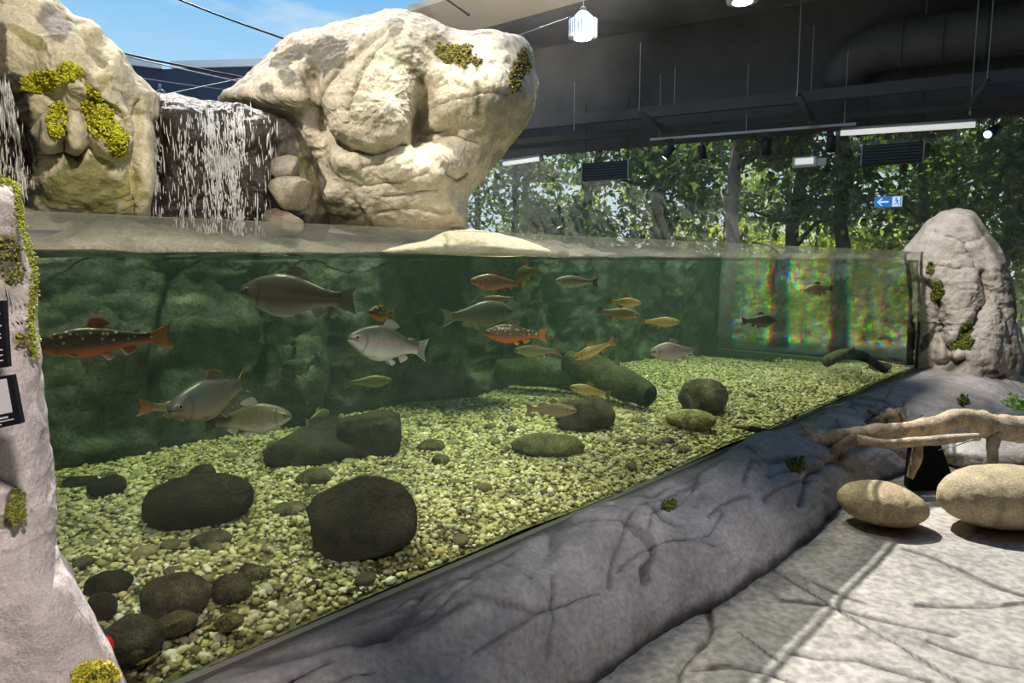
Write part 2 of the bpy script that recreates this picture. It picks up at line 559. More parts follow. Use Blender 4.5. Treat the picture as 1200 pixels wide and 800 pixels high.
def sculpt(V, N, px, py, ops, mask=1.0):
    """bumps, creases and ledges, pushed along N"""
    d = np.zeros(len(V))
    for op in ops:
        k = op[0]
        if k == 'b':      # bump: x y rx ry rot amount
            _, x, y, rx, ry, rot, a = op
            e = ell(px, py, x, y, rx, ry, rot); d += a * np.exp(-1.3 * e ** 2)
        elif k == 'lobe':  # plateau with a firm edge
            _, x, y, rx, ry, rot, a = op
            e = ell(px, py, x, y, rx, ry, rot); d += a * (1 - sstep(0.5, 1.15, e)) * (1 - 0.25 * np.minimum(e, 1) ** 2)
        elif k == 'c':    # crease: line width depth
            _, line, w, a = op
            q = seg_dist(px + 2.5 * vnoise(V * 9, 3), py + 2.5 * vnoise(V * 9, 4), line); d -= a * np.exp(-(q / w) ** 2)
    return V + N * (d * mask)[:, None]


def paint(C, V, px, py, ops, mask=1.0, ns=9):
    """patches of moss, lichen, stain and painted shade; returns colours and the moss mask"""
    moss = np.zeros(len(V))
    nz = fbm(V, ns, 5, 91)
    for op in ops:
        if op[0] == 'p':
            _, x, y, rx, ry, rot, col, st = op[:8]
            e = ell(px, py, x, y, rx, ry, rot)
            m = sstep(0.0, 0.25, 1 - e + 0.9 * nz) * st * mask
        elif op[0] == 'l':
            _, line, w, col, st = op[:5]
            q = seg_dist(px + 3 * nz, py + 3 * nz, line)
            m = np.exp(-(q / w) ** 2) * st * mask
        else:
            continue
        C = C * (1 - m[:, None]) + np.array(col) * m[:, None]
        if op[-1] == 'moss':
            moss = np.maximum(moss, m)
    return C, moss


ICO_V = None


def ico(sub):
    bm = bmesh.new(); bmesh.ops.create_icosphere(bm, subdivisions=sub, radius=1)
    V = np.array([v.co[:] for v in bm.verts]); Fc = np.array([[v.index for v in f.verts] for f in bm.faces]); bm.free()
    return V, Fc


ICO = {k: ico(k) for k in (1, 2, 3, 4, 5)}


def tufts(name, pts, nrm, rad, cols, parent, seed=0):
    """moss as small leafy grains standing on a rock: one mass nobody could count"""
    V0, F0 = ICO[1]
    n = len(pts)
    r = np.random.default_rng(seed)
    R = rad * r.uniform(0.5, 1.4, (n, 1, 1)) * r.uniform(0.6, 1.3, (n, 1, 3))
    ctr = pts + nrm * rad * 0.4
    V = (V0[None] * R + ctr[:, None]).reshape(-1, 3)
    Fc = (F0[None] + (np.arange(n) * len(V0))[:, None, None]).reshape(-1, 3)
    base = np.array(cols)
    c = base[r.integers(0, len(base), n)] * r.uniform(0.6, 1.35, (n, 1))
    C = np.repeat(c, len(V0), axis=0)
    o = mesh_obj(name, V, Fc, MOSSM, parent, True, C)
    o['kind'] = 'stuff'
    return o


YMOSS = [(0.42, 0.40, 0.02), (0.34, 0.34, 0.02), (0.26, 0.28, 0.03), (0.50, 0.46, 0.05)]
GMOSS = [(0.13, 0.16, 0.03), (0.09, 0.11, 0.025), (0.17, 0.19, 0.04)]


def relief(name, outline, ctr, D, tf, tb, mat, base, ops=(), parent=None, nth=260, nph=120, e=0.8, na=0.05, nscale=2.2, ridge=0.0,
           cn=0.12, moss_r=0.007, moss_n=6000, moss_cols=None, fine=0.012, strata=0.0):
    """a solid rock whose front and back bulge from one outline; tf/tb metres thick to the front and back"""
    c = at(ctr[0], ctr[1], D)
    nr = np.array([-c[0], -c[1], 0]); nr /= np.linalg.norm(nr)
    rt = np.array([-nr[1], nr[0], 0]); up = np.array([0, 0, 1.0])
    UV = []
    for (x, y) in outline:
        r = ray(x, y); o = np.array([0, 0, H])
        t = ((c - o) @ nr) / (r @ nr); P = o + r * t - c
        UV.append((P @ rt, P[2]))
    UV = np.array(UV)
    # densify, then take the radius as a function of the angle
    dense = []
    for i in range(len(UV)):
        a, b = UV[i], UV[(i + 1) % len(UV)]
        for k in range(12): dense.append(a + (b - a) * k / 12)
    dense = np.array(dense)
    ang = np.arctan2(dense[:, 1], dense[:, 0]); rad = np.hypot(dense[:, 0], dense[:, 1])
    o_ = np.argsort(ang); ang = ang[o_]; rad = rad[o_]
    ang = np.concatenate([ang - 2 * np.pi, ang, ang + 2 * np.pi]); rad = np.tile(rad, 3)
    th = np.linspace(-np.pi, np.pi, nth, endpoint=False)
    R = np.interp(th, ang, rad)
    R = (np.roll(R, 1) + 2 * R + np.roll(R, -1)) / 4
    nb = nph // 3
    ph = np.concatenate([np.linspace(0.012, np.pi / 2, nph), np.linspace(np.pi / 2, np.pi - 0.012, nb)[1:]])
    sp = np.sin(ph) ** 1.0; cp = np.cos(ph)
    ca = np.abs(cp) ** e * np.sign(cp)
    dep = np.where(cp > 0, tf * ca, tb * ca)
    V = c + (sp[:, None] * R[None] * np.cos(th)[None])[..., None] * rt + (sp[:, None] * R[None] * np.sin(th)[None])[..., None] * up + (dep[:, None] * np.ones(nth)[None])[..., None] * nr
    V = V.reshape(-1, 3)
    Q = quads_grid(nth, len(ph), True)[:, ::-1]
    front = np.repeat(cp > -0.05, nth).astype(float)
    N = vnormals(V, Q)
    if (N * (V - c)).sum() < 0:
        Q = Q[:, ::-1]; N = -N
    px, py = proj(V)
    Nf = N * 0.5 + nr * 0.5
    Nf /= np.linalg.norm(Nf, axis=1, keepdims=True)
    rimfade = np.repeat(0.25 + 0.75 * sstep(0.0, 0.5, np.abs(cp)), nth)
    V = sculpt(V, Nf, px, py, ops, front * rimfade)
    N = vnormals(V, Q)
    d = na * fbm(V, nscale, 4, 5)
    if ridge: d = d + ridge * fbm(V, nscale * 1.7, 4, 8, ridge=True)
    if strata:
        w = V + 0.12 * np.stack([fbm(V, 3, 3, 31), fbm(V, 3, 3, 32), fbm(V, 3, 3, 33)], 1)
        d = d + strata * fbm(w * np.array([1.2, 1.2, 9.0]), 1.6, 3, 12, ridge=True)
    d = d + fine * fbm(V, 16, 4, 21, gain=0.6)
    V = V + N * (d * (0.35 + 0.65 * rimfade))[:, None]
    N = vnormals(V, Q)
    px, py = proj(V)
    C = np.tile(np.array(base, float), (len(V), 1)) * (1 + cn * fbm(V, 3.0, 4, 44))[:, None]
    C, moss = paint(C, V, px, py, ops, front)
    caps = [tuple(range(nth)), tuple(range(len(V) - nth, len(V)))[::-1]]
    Fc = [tuple(q) for q in Q] + caps
    ob = mesh_obj(name, V, Fc, mat, parent, True, C)
    if moss.max() > 0.3 and moss_n:
        idx = np.nonzero((moss > 0.35) & (front > 0) & (fbm(V, 30, 3, 77) + 0.5 * moss > 0.12))[0]
        idx = np.random.default_rng(3).choice(idx, min(moss_n, len(idx) * 2))
        jit = np.random.default_rng(4).normal(0, moss_r * 0.7, (len(idx), 3))
        tufts('moss', V[idx] + jit + N[idx] * (0.02 * np.clip(fbm(V[idx], 22, 3, 78) + 0.2, 0, 1))[:, None], N[idx], moss_r, moss_cols or YMOSS, ob, 5)
    return ob, V, N, px, py, front


# =================================================================== STRUCTURE
def flat(name, pts, mat, thick=0.0, kind='structure', nrm=None):
    """polygon slab; pts in order, extruded by thick along nrm"""
    P = np.array(pts, float); n = len(P)
    if thick:
        q = P + np.array(nrm) * thick
        V = np.concatenate([P, q])
        Fc = [tuple(range(n))[::-1], tuple(range(n, 2 * n))] + [(i, (i + 1) % n, n + (i + 1) % n, n + i) for i in range(n)]
    else:
        V = P; Fc = [tuple(range(n))]
    o = mesh_obj(name, V, Fc, mat, None, False)
    o['kind'] = kind
    return o


WP0 = np.array([7.125, 9.5, 0.0]); WD = np.array([-0.8745, 0.485, 0.0]); WN = np.array([-0.485, -0.8745, 0.0])  # window wall, its direction, its inward normal


def wall_pt(s, z, off=0.0):
    P = WP0 + WD * s + WN * off
    return np.array([P[0], P[1], z])


def wall_at(px, py, off=0.0):
    r = ray(px, py); o = np.array([0, 0, H])
    t = ((WP0 + WN * off - o) @ WN) / (r @ WN)
    return o + r * t


CEIL = 5.4
# floor: fine where it is seen, coarse beyond
gx = np.concatenate([np.linspace(-17, -1, 9), np.linspace(-0.6, 4.6, 420), np.linspace(5.2, 12, 8)])
gy = np.concatenate([np.linspace(-7, 1.2, 6), np.linspace(1.5, 5.6, 330), np.linspace(6.2, 19, 10)])
GX, GY = np.meshgrid(gx, gy)
FV = np.stack([GX.ravel(), GY.ravel(), np.zeros(GX.size)], 1)
FQ = quads_grid(len(gx), len(gy))
fp_ = lambda L: [(700 + x / 2.4, 540 + y / 2.4) for x, y in L]
floor_ops = [
    ('c', fp_([(440, 268), (740, 447), (1030, 620)]), 1.5, 0.012),
    ('c', fp_([(520, 385), (660, 400), (800, 440), (900, 462), (1010, 486)]), 2.0, 0.010),
    ('c', fp_([(310, 395), (322, 460), (310, 500), (265, 540), (230, 590), (230, 640)]), 3.2, 0.022),
    ('c', fp_([(262, 582), (370, 572), (480, 590), (560, 618)]), 2.2, 0.014),
    ('c', fp_([(535, 530), (620, 548), (740, 550), (830, 580), (945, 614)]), 2.2, 0.014),
    ('c', fp_([(895, 398), (1000, 402), (1100, 405), (1210, 395)]), 1.8, 0.010),
    ('c', fp_([(860, 240), (960, 270), (1100, 340), (1210, 372)]), 1.8, 0.009),
    ('c', fp_([(930, 500), (1010, 530), (1100, 560), (1210, 580)]), 1.8, 0.009),
    ('c', fp_([(600, 330), (700, 380), (760, 400)]), 1.5, 0.006),
    ('c', fp_([(400, 480), (470, 530), (520, 560)]), 1.5, 0.006),
]
fpx, fpy = proj(FV)
fin = ((FV[:, 1] > 1.4) & (FV[:, 1] < 5.7) & (FV[:, 0] > -0.7) & (FV[:, 0] < 4.7)).astype(float)
FV[:, 2] += fin * (0.010 * fbm(FV, 1.3, 4, 2) + 0.004 * fbm(FV, 7, 3, 3) - 0.006)
FN = np.tile(np.array([0, 0, 1.0]), (len(FV), 1))
FV = sculpt(FV, FN, fpx, fpy, floor_ops, fin)
FC = np.tile(np.array([0.36, 0.34, 0.31]), (len(FV), 1)) * (1 + 0.16 * fbm(FV, 0.9, 3, 7))[:, None]
sm = sstep(0.16, 0.42, fbm(FV * np.array([1, 1, 1]), 4.5, 5, 19, 0.65)) * 0.75
FC = FC * (1 - sm[:, None]) + np.array([0.15, 0.145, 0.135]) * sm[:, None]
for op in floor_ops:
    FC, _ = paint(FC, FV, fpx, fpy, [('l', op[1], op[2] * 1.0, (0.045, 0.04, 0.035), 0.9)], fin)
fl = mesh_obj('floor', FV, FQ, FLOORM, None, True, FC); fl['kind'] = 'structure'

# corners of the room
C_far = np.array([-7.16, 14.5, 0]); A_win = wall_pt(9.2, 0); B_win = wall_pt(-4.2, 0)
up = np.array([0, 0, 1.0])


def wall(name, a, b, z0, z1, mat, thick=0.12):
    a = np.array(a, float); b = np.array(b, float)
    d = b - a; n = np.array([d[1], -d[0], 0]); n /= np.linalg.norm(n)
    return flat(name, [a + up * z0, b + up * z0, b + up * z1, a + up * z1], mat, thick, nrm=n)


wall('wall_far', C_far, A_win, 0, CEIL, WALLM)
wall('wall_left', (-16, 9.6, 0), C_far, 0, CEIL, WALLM)
wall('wall_west', (-16, -6, 0), (-16, 9.6, 0), 0, CEIL, WALLM)
wall('wall_back', (12, -6, 0), (-16, -6, 0), 0, CEIL, BLACKW)
wall('wall_right', B_win, (12, -6, 0), 0, CEIL, BLACKW)
wall('wall_window_top', A_win, B_win, 3.5, CEIL, BLACKW)
wall('trim_far', C_far + [0.3, 0, 0], A_win, CEIL, CEIL + 0.14, TRIMW, 0.2)
wall('trim_left', (-16, 9.6, 0), C_far, CEIL, CEIL + 0.14, TRIMW, 0.2)
# the window: one pane with a sill
wg = flat('window_1', [A_win, B_win, B_win + up * 3.5, A_win + up * 3.5], WINGLASS)
sill = MB()
mid = (A_win + B_win) / 2
ang_w = math.atan2(WD[1], WD[0])
RW = np.array(Matrix.Rotation(ang_w, 3, 'Z'))
sill.box(mid + up * 0.03, (13.4, 0.16, 0.12), RW)
so = sill.build('window_sill', DARKMETAL, wg)
# dark ceiling between the skylight edge and the window wall
E0 = onz(528, 44, CEIL); E1 = onz(652, 10, CEIL)
ed = (E1 - E0) / np.linalg.norm(E1 - E0)
Ea = E0 - ed * 4.6; Eb = E1 + ed * 14.5
ceil_pts = [Ea, Eb, B_win + up * CEIL + np.array([3.5, 1.5, 0]), wall_pt(10, CEIL, -0.6), wall_pt(14, CEIL, -0.6)]
flat('ceiling', ceil_pts, CEILM, 0.25, nrm=(0, 0, 1))
# pale soffit strip along the skylight edge
sd = np.array([ed[1], -ed[0], 0.0])
if sd[1] > 0: sd = -sd
sA = E0 + ed * 0.1; sB = Eb
flat('trim_soffit', [sA, sB, sB + sd * 1.3, sA + ed * 0.2 + sd * 1.3], BEIGE, 0.1, nrm=(0, 0, 1))
flat('ground', [(-30, 8, -0.12), (40, -4, -0.12), (60, 50, -0.12), (-40, 50, -0.12)], GROUND)

# unseen roof deck, brought forward to keep sun off the floor behind the camera
flat('ceiling_back', [(-16, -6, CEIL), (12, -6, CEIL), (12, 3.0, CEIL), (-16, 3.0, CEIL)], CEILM, 0.25, nrm=(0, 0, 1))

# =================================================================== CEILING FITTINGS
m = MB()
# large round duct with an elbow
d0 = at(1230, 28, 9.0); d1 = at(1050, 52, 9.9)
dd = (d1 - d0) / np.linalg.norm(d1 - d0)
pts = [d0 - dd * 1.5, d0, d0 + (d1 - d0) * 0.5, d1, d1 + dd * 0.3 + np.array([0, 0, -0.03]), d1 + dd * 0.5 + np.array([0, 0.1, -0.16]), d1 + dd * 0.58 + np.array([0, 0.2, -0.45])]
duct = thing('air_duct', 'big round black air duct with an elbow under the dark ceiling', 'duct', d0)
def child(mb, name, mat, par, smooth=False):
    o = mb.build(name, mat, None, smooth)
    o.parent = par
    o.matrix_parent_inverse = Matrix.LocRotScale(par.location, par.rotation_euler, None).inverted()
    return o
child(MB().tube(spline(pts, 26), 0.33, 24), 'duct_pipe', DUCT, duct, True)
for k in range(4):
    c = d0 + (d1 - d0) * (0.1 + 0.28 * k)
    child(MB().tube([c, c + dd * 0.05], 0.345, 24), 'seam_ring', DUCT, duct, True)
for k in (0.2, 0.8):
    c = d0 + (d1 - d0) * k
    child(MB().tube([c + up * 0.3, np.array([c[0], c[1], CEIL])], 0.008, 6), 'hanger_rod', METAL, duct)

# long dark beams and pipes that run along the window wall
def along(name, label, cat, py0, py1, off, h, dpt, mat, x0=560, x1=1260, group=None):
    a = wall_at(x0, py0, off); b = wall_at(x1, py1, off)
    o = thing(name, label, cat, a, group=group)
    c = (a + b) / 2; L = np.linalg.norm(b - a)
    v = (b - a) / L
    R = np.array(Vector(v).to_track_quat('X', 'Z').to_matrix())
    child(MB().box(c, (L, dpt, h), R), 'beam_body', mat, o)
    return o, a, b
along('steel_beam', 'upper black steel beam running above the window wall', 'beam', 152, 82, 0.9, 0.16, 0.12, DUCT)
along('steel_beam', 'lower black steel beam just above the window heads', 'beam', 170, 112, 0.5, 0.10, 0.10, DUCT)
o, a, b = along('lighting_rail', 'grey lighting rail that carries the black spotlights', 'rail', 163.5, 145, 0.75, 0.035, 0.035, METAL, 762, 1003)
for k in (0.05, 0.5, 0.95):
    c = a + (b - a) * k
    child(MB().tube([c, c + up * 1.0], 0.006, 6), 'hanger_rod', METAL, o)
for k, (x, y) in enumerate([(590, 192), (985, 156)]):
    a = wall_at(x, y, 0.6); b = wall_at([633, 1143][k], [186, 146][k], 0.6)
    o = thing('tube_light', ['white tube light half hidden behind the big boulder', 'long white tube light above the window near the exit sign'][k], 'light', a)
    child(MB().tube([a, b], 0.038, 12), 'diffuser', TUBE, o, True)
    v = (b - a) / np.linalg.norm(b - a)
    for q, s_ in ((a, -1), (b, 1)):
        child(MB().tube([q, q + v * 0.05 * s_], 0.042, 12), 'end_cap', METAL, o, True)
    child(MB().box((a + b) / 2 + up * 0.055, (np.linalg.norm(b - a), 0.06, 0.03), np.array(Vector(v).to_track_quat('X', 'Z').to_matrix())), 'housing', METAL, o)

# hanging rods
for k, (x0, y0, x1, y1, D, lab) in enumerate([
        (753, 50, 749, 132, 10.5, 'thin steel hanger rod beside the round lamp'),
        (792, 78, 790, 128, 11.2, 'short faint hanger rod left of the ceiling centre'),
        (937, -6, 934, 110, 9.8, 'thin steel hanger rod above the white box lamp'),
        (951, 30, 950, 112, 10.4, 'second short hanger rod right of the white box lamp'),
        (1162, -6, 1157, 92, 8.6, 'bright hanger rod in front of the air duct'),
        (1141, -6, 1137, 132, 8.9, 'pair rod hanging just left of the bright rod'),
        (674, 96, 673, 150, 11.5, 'faint hanger rod beyond the boulder top')]):
    a = at(x0, y0, D); b = at(x1, y1, D)
    a = np.array([b[0], b[1], max(a[2], CEIL if y0 < 0 else a[2])])
    o = thing('hanger_rod', lab, 'rod', b)
    child(MB().tube([b, a], 0.007, 6), 'rod', METAL, o)
    child(MB().tube([b - up * 0.03, b + up * 0.02], 0.014, 8), 'rod_nut', METAL, o)
for k, (x0, y0, x1, y1, D) in enumerate([(936, 112, 951, 140, 9.8), (1158, 92, 1138, 122, 8.6), (749, 132, 775, 150, 10.4)]):
    a = at(x0, y0, D); b = at(x1, y1, D + 0.2)
    o = thing('slanted_brace', ['black slanted brace under the rod by the white box lamp', 'black slanted brace under the bright rod', 'black slanted brace beside the round lamp rod'][k], 'brace', a)
    child(MB().tube([a, b], 0.045, 10), 'brace_tube', DUCT, o, True)
    child(MB().tube([b, b + (b - a) * 0.05], 0.055, 10), 'brace_cap', DUCT, o, True)

# round high-bay lamps
def high_bay(px, py, D, R, label):
    c = at(px, py, D)
    o = thing('high_bay_lamp', label, 'lamp', c)
    child(MB().tube([c + up * 0.02, c + up * 0.20], R * 0.86, 28), 'housing', STEELBLUE, o, True)
    child(MB().tube([c + up * 0.20, c + up * 0.25, c + up * 0.30], [R * 0.8, R * 0.62, R * 0.3], 24), 'cap', STEELBLUE, o, True)
    for k in range(26):
        t = 2 * math.pi * k / 26
        v = np.array([math.cos(t), math.sin(t), 0])
        child(MB().box(c + v * R * 0.93 + up * 0.11, (R * 0.18, 0.012, 0.18), np.array(Matrix.Rotation(t, 3, 'Z'))), 'cooling_fin', STEELBLUE, o)
    rim = [c + up * z for z in (0.0, 0.03)]
    child(MB().tube(rim, R * 1.02, 28), 'rim', WHITEP, o, True)
    child(MB().tube([c - up * 0.012, c - up * 0.001], R * 0.62, 24), 'lens', BULB, o, True)
    child(MB().tube([c + up * 0.29, np.array([c[0], c[1], CEIL])], 0.006, 6), 'chain', METAL, o)
    hook = [c + up * 0.30 + np.array([0.03 * math.sin(t), 0, 0.03 - 0.03 * math.cos(t)]) for t in np.linspace(0, 5.5, 12)]
    child(MB().tube(hook, 0.006, 6), 'hook', METAL, o)
    return o
high_bay(683, 44, 8.6, 0.17, 'round finned high-bay lamp with a blue tinted casing, above the boulder')
high_bay(870, 2, 8.0, 0.17, 'bright high-bay lamp cut by the top of the picture, right of the blue tinted one')

# black track spotlights
def track_spot(px, py, D, d, label, R=0.055, lit=True):
    c = at(px, py, D); d = np.array(d, float); d /= np.linalg.norm(d)
    o = thing('track_spotlight', label, 'spotlight', c)
    child(MB().tube([c - d * 0.11, c - d * 0.1, c + d * 0.1], [R * 0.6, R, R], 16), 'barrel', DARKMETAL, o, True)
    child(MB().tube([c + d * 0.1, c + d * 0.112], R * 1.06, 16), 'bezel', DARKMETAL, o, True)
    child(MB().tube([c + d * 0.101, c + d * 0.114], R * 0.8, 16), 'lens', SPOTLENS if lit else DARKMETAL, o, True)
    child(MB().tube([c, c + up * 0.16], 0.012, 8), 'stem', DARKMETAL, o)
    child(MB().box(c + up * 0.18, (0.12, 0.04, 0.04), RW), 'adapter', DARKMETAL, o)
track_spot(784, 178, 11.0, (-0.9, 0.1, -1.2), 'black track spotlight left of a pair on the rail, lens glowing')
track_spot(823, 178, 10.8, (0.3, 0.15, -1), 'black track spotlight right of a pair on the rail, lens glowing')
track_spot(898, 172, 10.5, (0.2, 0.3, -1), 'black unlit track spotlight left of the white box lamp', 0.075, False)
track_spot(974, 168, 10.0, (0.1, 0.3, -1), 'black unlit track spotlight under the left end of the long tube light', 0.065, False)
track_spot(1163, 154, 8.6, (-0.9, -0.5, -0.45), 'black spotlight with a bright white lens at the far right above the rock', 0.06, True)

# heater / vent boxes hung before the window
def vent_box(x0, y0, x1, y1, off, label):
    a = wall_at(x0, (y0 + y1) / 2, off); b = wall_at(x1, (y0 + y1) / 2 - 0.02 * (x1 - x0), off)
    L = np.linalg.norm(b - a); c = (a + b) / 2; h = (y1 - y0) * zc_of(c) / F
    o = thing('hanging_vent', label, 'vent', c)
    child(MB().box(c, (L, 0.16, h), RW), 'box', DARKMETAL, o)
    for k in range(6):
        child(MB().box(c + WN * 0.085 + up * (h * (-0.38 + 0.152 * k)), (L * 0.94, 0.02, h * 0.07), RW), 'slat', DUCT, o)
    for s in (-1, 1):
        child(MB().box(c + RW @ np.array([s * L / 2, 0, 0]), (0.02, 0.19, h * 1.06), RW), 'bracket', METAL, o)
        q = c + RW @ np.array([s * L * 0.45, 0, 0])
        child(MB().tube([q + up * h / 2, q + up * 1.2], 0.006, 6), 'hanger_rod', DARKMETAL, o)
vent_box(684, 191, 738, 211, 0.25, 'smaller black slatted vent box before the trees, near the boulder')
vent_box(1010, 170, 1082, 193, 0.25, 'larger black slatted vent box above the exit sign')
# white emergency light box
c = wall_at(943, 190, 0.2)
o = thing('emergency_light', 'small white box lamp on the window wall between two tree trunks', 'lamp', c)
child(MB().box(c, (0.34, 0.10, 0.15), RW), 'case', WHITEP, o)
child(MB().box(c + RW @ np.array([-0.24, 0, -0.01]), (0.12, 0.08, 0.10), RW), 'side_lamp', WHITEP, o)
child(MB().box(c + WN * 0.052 + up * 0.01, (0.26, 0.01, 0.09), RW), 'diffuser', TUBE, o)
# exit sign
c = wall_at(1041, 236.5, 0.25)
RS = np.array(Matrix.Rotation(math.atan2(-WD[1], -WD[0]), 3, 'Z'))   # x to the right as the visitor sees it
o = thing('exit_sign', 'blue and white exit sign with an arrow and a running figure', 'sign', c)
sw, sh = 0.36, 0.155
child(MB().box(c, (sw, 0.05, sh), RS), 'sign_case', WHITEP, o)
child(MB().box(c + RS @ np.array([-0.062, -0.028, 0]), (0.215, 0.006, sh * 0.9), RS), 'blue_panel', SIGNB, o)
child(MB().box(c + RS @ np.array([0.112, -0.028, 0]), (0.12, 0.006, sh * 0.9), RS), 'white_panel', SIGNW, o)
def sign_shape(name, polys, mat):
    mb = MB()
    for p in polys:
        n = len(p)
        V = [c + RS @ np.array([x, y, z]) for y in (-0.036, -0.03) for x, z in p]
        mb.add(V, [tuple(range(n)), tuple(range(n, 2 * n))[::-1]] + [(i, n + i, n + (i + 1) % n, (i + 1) % n) for i in range(n)])
    return child(mb, name, mat, o)
sign_shape('arrow', [[(-0.145, 0), (-0.09, 0.055), (-0.07, 0.055), (-0.112, 0.012), (0.005, 0.012), (0.005, -0.012), (-0.112, -0.012), (-0.07, -0.055), (-0.09, -0.055)]], SIGNW)
sign_shape('running_figure', [
    [(0.098 + 0.013 * math.cos(t), 0.045 + 0.013 * math.sin(t)) for t in np.linspace(0, 2 * math.pi, 10)[:-1]],
    [(0.092, 0.030), (0.112, 0.030), (0.126, -0.008), (0.108, -0.014)],
    [(0.094, 0.030), (0.074, 0.012), (0.080, 0.002), (0.100, 0.018)],
    [(0.112, 0.028), (0.140, 0.008), (0.134, 0.000), (0.110, 0.016)],
    [(0.108, -0.010), (0.086, -0.034), (0.066, -0.034), (0.066, -0.044), (0.092, -0.044), (0.118, -0.018)],
    [(0.116, -0.010), (0.136, -0.030), (0.132, -0.060), (0.121, -0.060), (0.124, -0.034), (0.108, -0.016)]], SIGNB)
sign_shape('door_strip', [[(0.150, -0.062), (0.165, -0.062), (0.165, 0.062), (0.150, 0.062)]], SIGNB)

# cables across the skylight
def cable(label, pts, r=0.012, sag=0.0):
    P = np.array([at(*p) for p in pts])
    P = spline(P, 24)
    if sag: P[:, 2] -= sag * np.sin(np.linspace(0, math.pi, 24))
    o = thing('steel_cable', label, 'cable', P[0])
    child(MB().tube(P, r, 6), 'strand', METAL if r < 0.011 else DARKMETAL, o, True)
    for q in (P[1], P[-2]):
        child(MB().tube([q - (P[-1] - P[0]) * 0.006, q + (P[-1] - P[0]) * 0.006], r * 1.8, 8), 'clamp', DARKMETAL, o, True)
cable('taut steel cable crossing the blue sky down to the big boulder', [(196, -6, 9.0), (270, 23, 9.1), (352, 52, 9.3)], 0.013)
cable('black cable sagging from the left rock towards the dark corner', [(100, 49, 9.5), (160, 66, 10), (270, 88, 11), (330, 100, 11.5)], 0.016)
cable('thin cable just below the black sagging one', [(106, 53, 9.4), (170, 71, 10), (290, 98, 11)], 0.009)
cable('thin wire rising to the right across the dark corner', [(188, 112, 9), (240, 101, 11), (330, 82, 14.1)], 0.009)
cable('thin wire falling to the right across the dark corner', [(140, 88, 9), (230, 101, 11), (320, 112, 14.1)], 0.009)
cable('short steel cable high above the right end of the sky', [(516, -6, 10), (550, 18, 10.3)], 0.013)
cable('pale wire tied from the round lamp to the soffit edge', [(600, 44, 9.6), (640, 30, 9.2), (668, 20, 8.9)], 0.007)
c = at(131, 62, 9.77)
o = thing('cable_hook', 'small black hook on the cable beside the left rock', 'hook', c)
child(MB().tube([c + np.array([0.05 * math.cos(t) - 0.05, 0, 0.07 * math.sin(t)]) for t in np.linspace(-1.2, 3.4, 14)], 0.012, 6), 'hook_arm', DARKMETAL, o, True)
child(MB().tube([c + up * 0.08, c - up * 0.08], 0.014, 6), 'hook_stem', DARKMETAL, o, True)
c = at(188, 112, 9.0)
o = thing('shackle', 'small bright shackle where the wires meet above the waterfall', 'shackle', c)
child(MB().tube([c + np.array([0.06 * math.cos(t), 0, 0.07 * math.sin(t)]) for t in np.linspace(0, 6, 16)], 0.016, 8), 'ring', METAL, o, True)
child(MB().tube([c + up * 0.06, c + up * 0.14], 0.02, 8), 'pin', METAL, o, True)

# =================================================================== THE TANK
T0, T1, PF, PB = -0.9, 8.5, 1.91, 4.25
ZB, ZW, ZT = 0.342, 1.530, 1.618
tank = thing('aquarium_tank', 'long clear acrylic tank of trout set into artificial rock', 'aquarium', tp(T0, PF, 0))


def slab(name, a, b, z0, z1, nrm, th, par, face, edge):
    a = np.array(a); b = np.array(b); n = np.array(nrm) * th
    V = [a + up * z0, b + up * z0, b + up * z1, a + up * z1]
    V = V + [v + n for v in V]
    Fc = [(0, 1, 2, 3), (7, 6, 5, 4), (0, 4, 5, 1), (1, 5, 6, 2), (2, 6, 7, 3), (3, 7, 4, 0)]
    ob = mesh_obj(name, V, Fc, None, None, False, mats=[face[0], face[1], edge], midx=[0, 1, 2, 2, 2, 2])
    ob.parent = par
    ob.matrix_parent_inverse = Matrix.Translation(par.location).inverted()
    return ob


slab('front_pane', tp(T0, PF - 0.03, 0), tp(T1, PF - 0.03, 0), ZB, ZT, NV, 0.03, tank, [ACRYL, ACRYL], ACRYLEDGE)
slab('end_pane', tp(T1, PF, 0), tp(T1, PB, 0), ZB + 0.02, ZT, DV, 0.03, tank, [CLEAR, PRISM], ACRYLEDGE)
child(MB().box(tp((T0 + T1) / 2, PF - 0.015, ZB - 0.012), (T1 - T0, 0.045, 0.022), np.array([DV, NV, up]).T), 'pane_seal', SILIC, tank)
child(MB().box(tp(T1 + 0.01, (PF + PB) / 2, ZB - 0.06), (0.09, PB - PF, 0.15), np.array([DV, NV, up]).T), 'end_curb', plain('tank_curb', (0.10, 0.16, 0.13), 0.6), tank)
child(MB().box(tp(T1 + 0.012, PF - 0.02, (ZB + ZT) / 2), (0.035, 0.03, ZT - ZB), np.array([DV, NV, up]).T), 'corner_post', DARKMETAL, tank)

# rock wall at the back of the tank, half under water
nt_, nz_ = 420, 110
tt = np.linspace(T0 - 0.2, 8.52, nt_); zz = np.linspace(0.22, 1.0, nz_)
TT, ZZ = np.meshgrid(tt, zz)
zreal = 0.22 + (ZZ - 0.22) / 0.78 * 1.62
over = np.clip(zreal - 1.56, 0, None)
zfin = np.minimum(zreal, 1.56 + over * 0.45)
pfin = PB + over * 1.9
BV = (TT.ravel()[:, None] * DV + pfin.ravel()[:, None] * NV); BV[:, 2] = zfin.ravel()
BQ = quads_grid(nt_, nz_)
BN = vnormals(BV, BQ)
if (BN @ -NV).mean() < 0:
    BQ = BQ[:, ::-1]; BN = -BN
bwx, bwy = proj(BV)
fade = 1 - 0.85 * sstep(7.6, 8.4, TT.ravel())
dsp = 0.13 * fbm(BV, 1.1, 4, 61) + 0.05 * fbm(BV, 3.2, 4, 62, ridge=True) + 0.02 * fbm(BV, 11, 3, 63)
BV = BV + BN * (dsp * fade)[:, None]
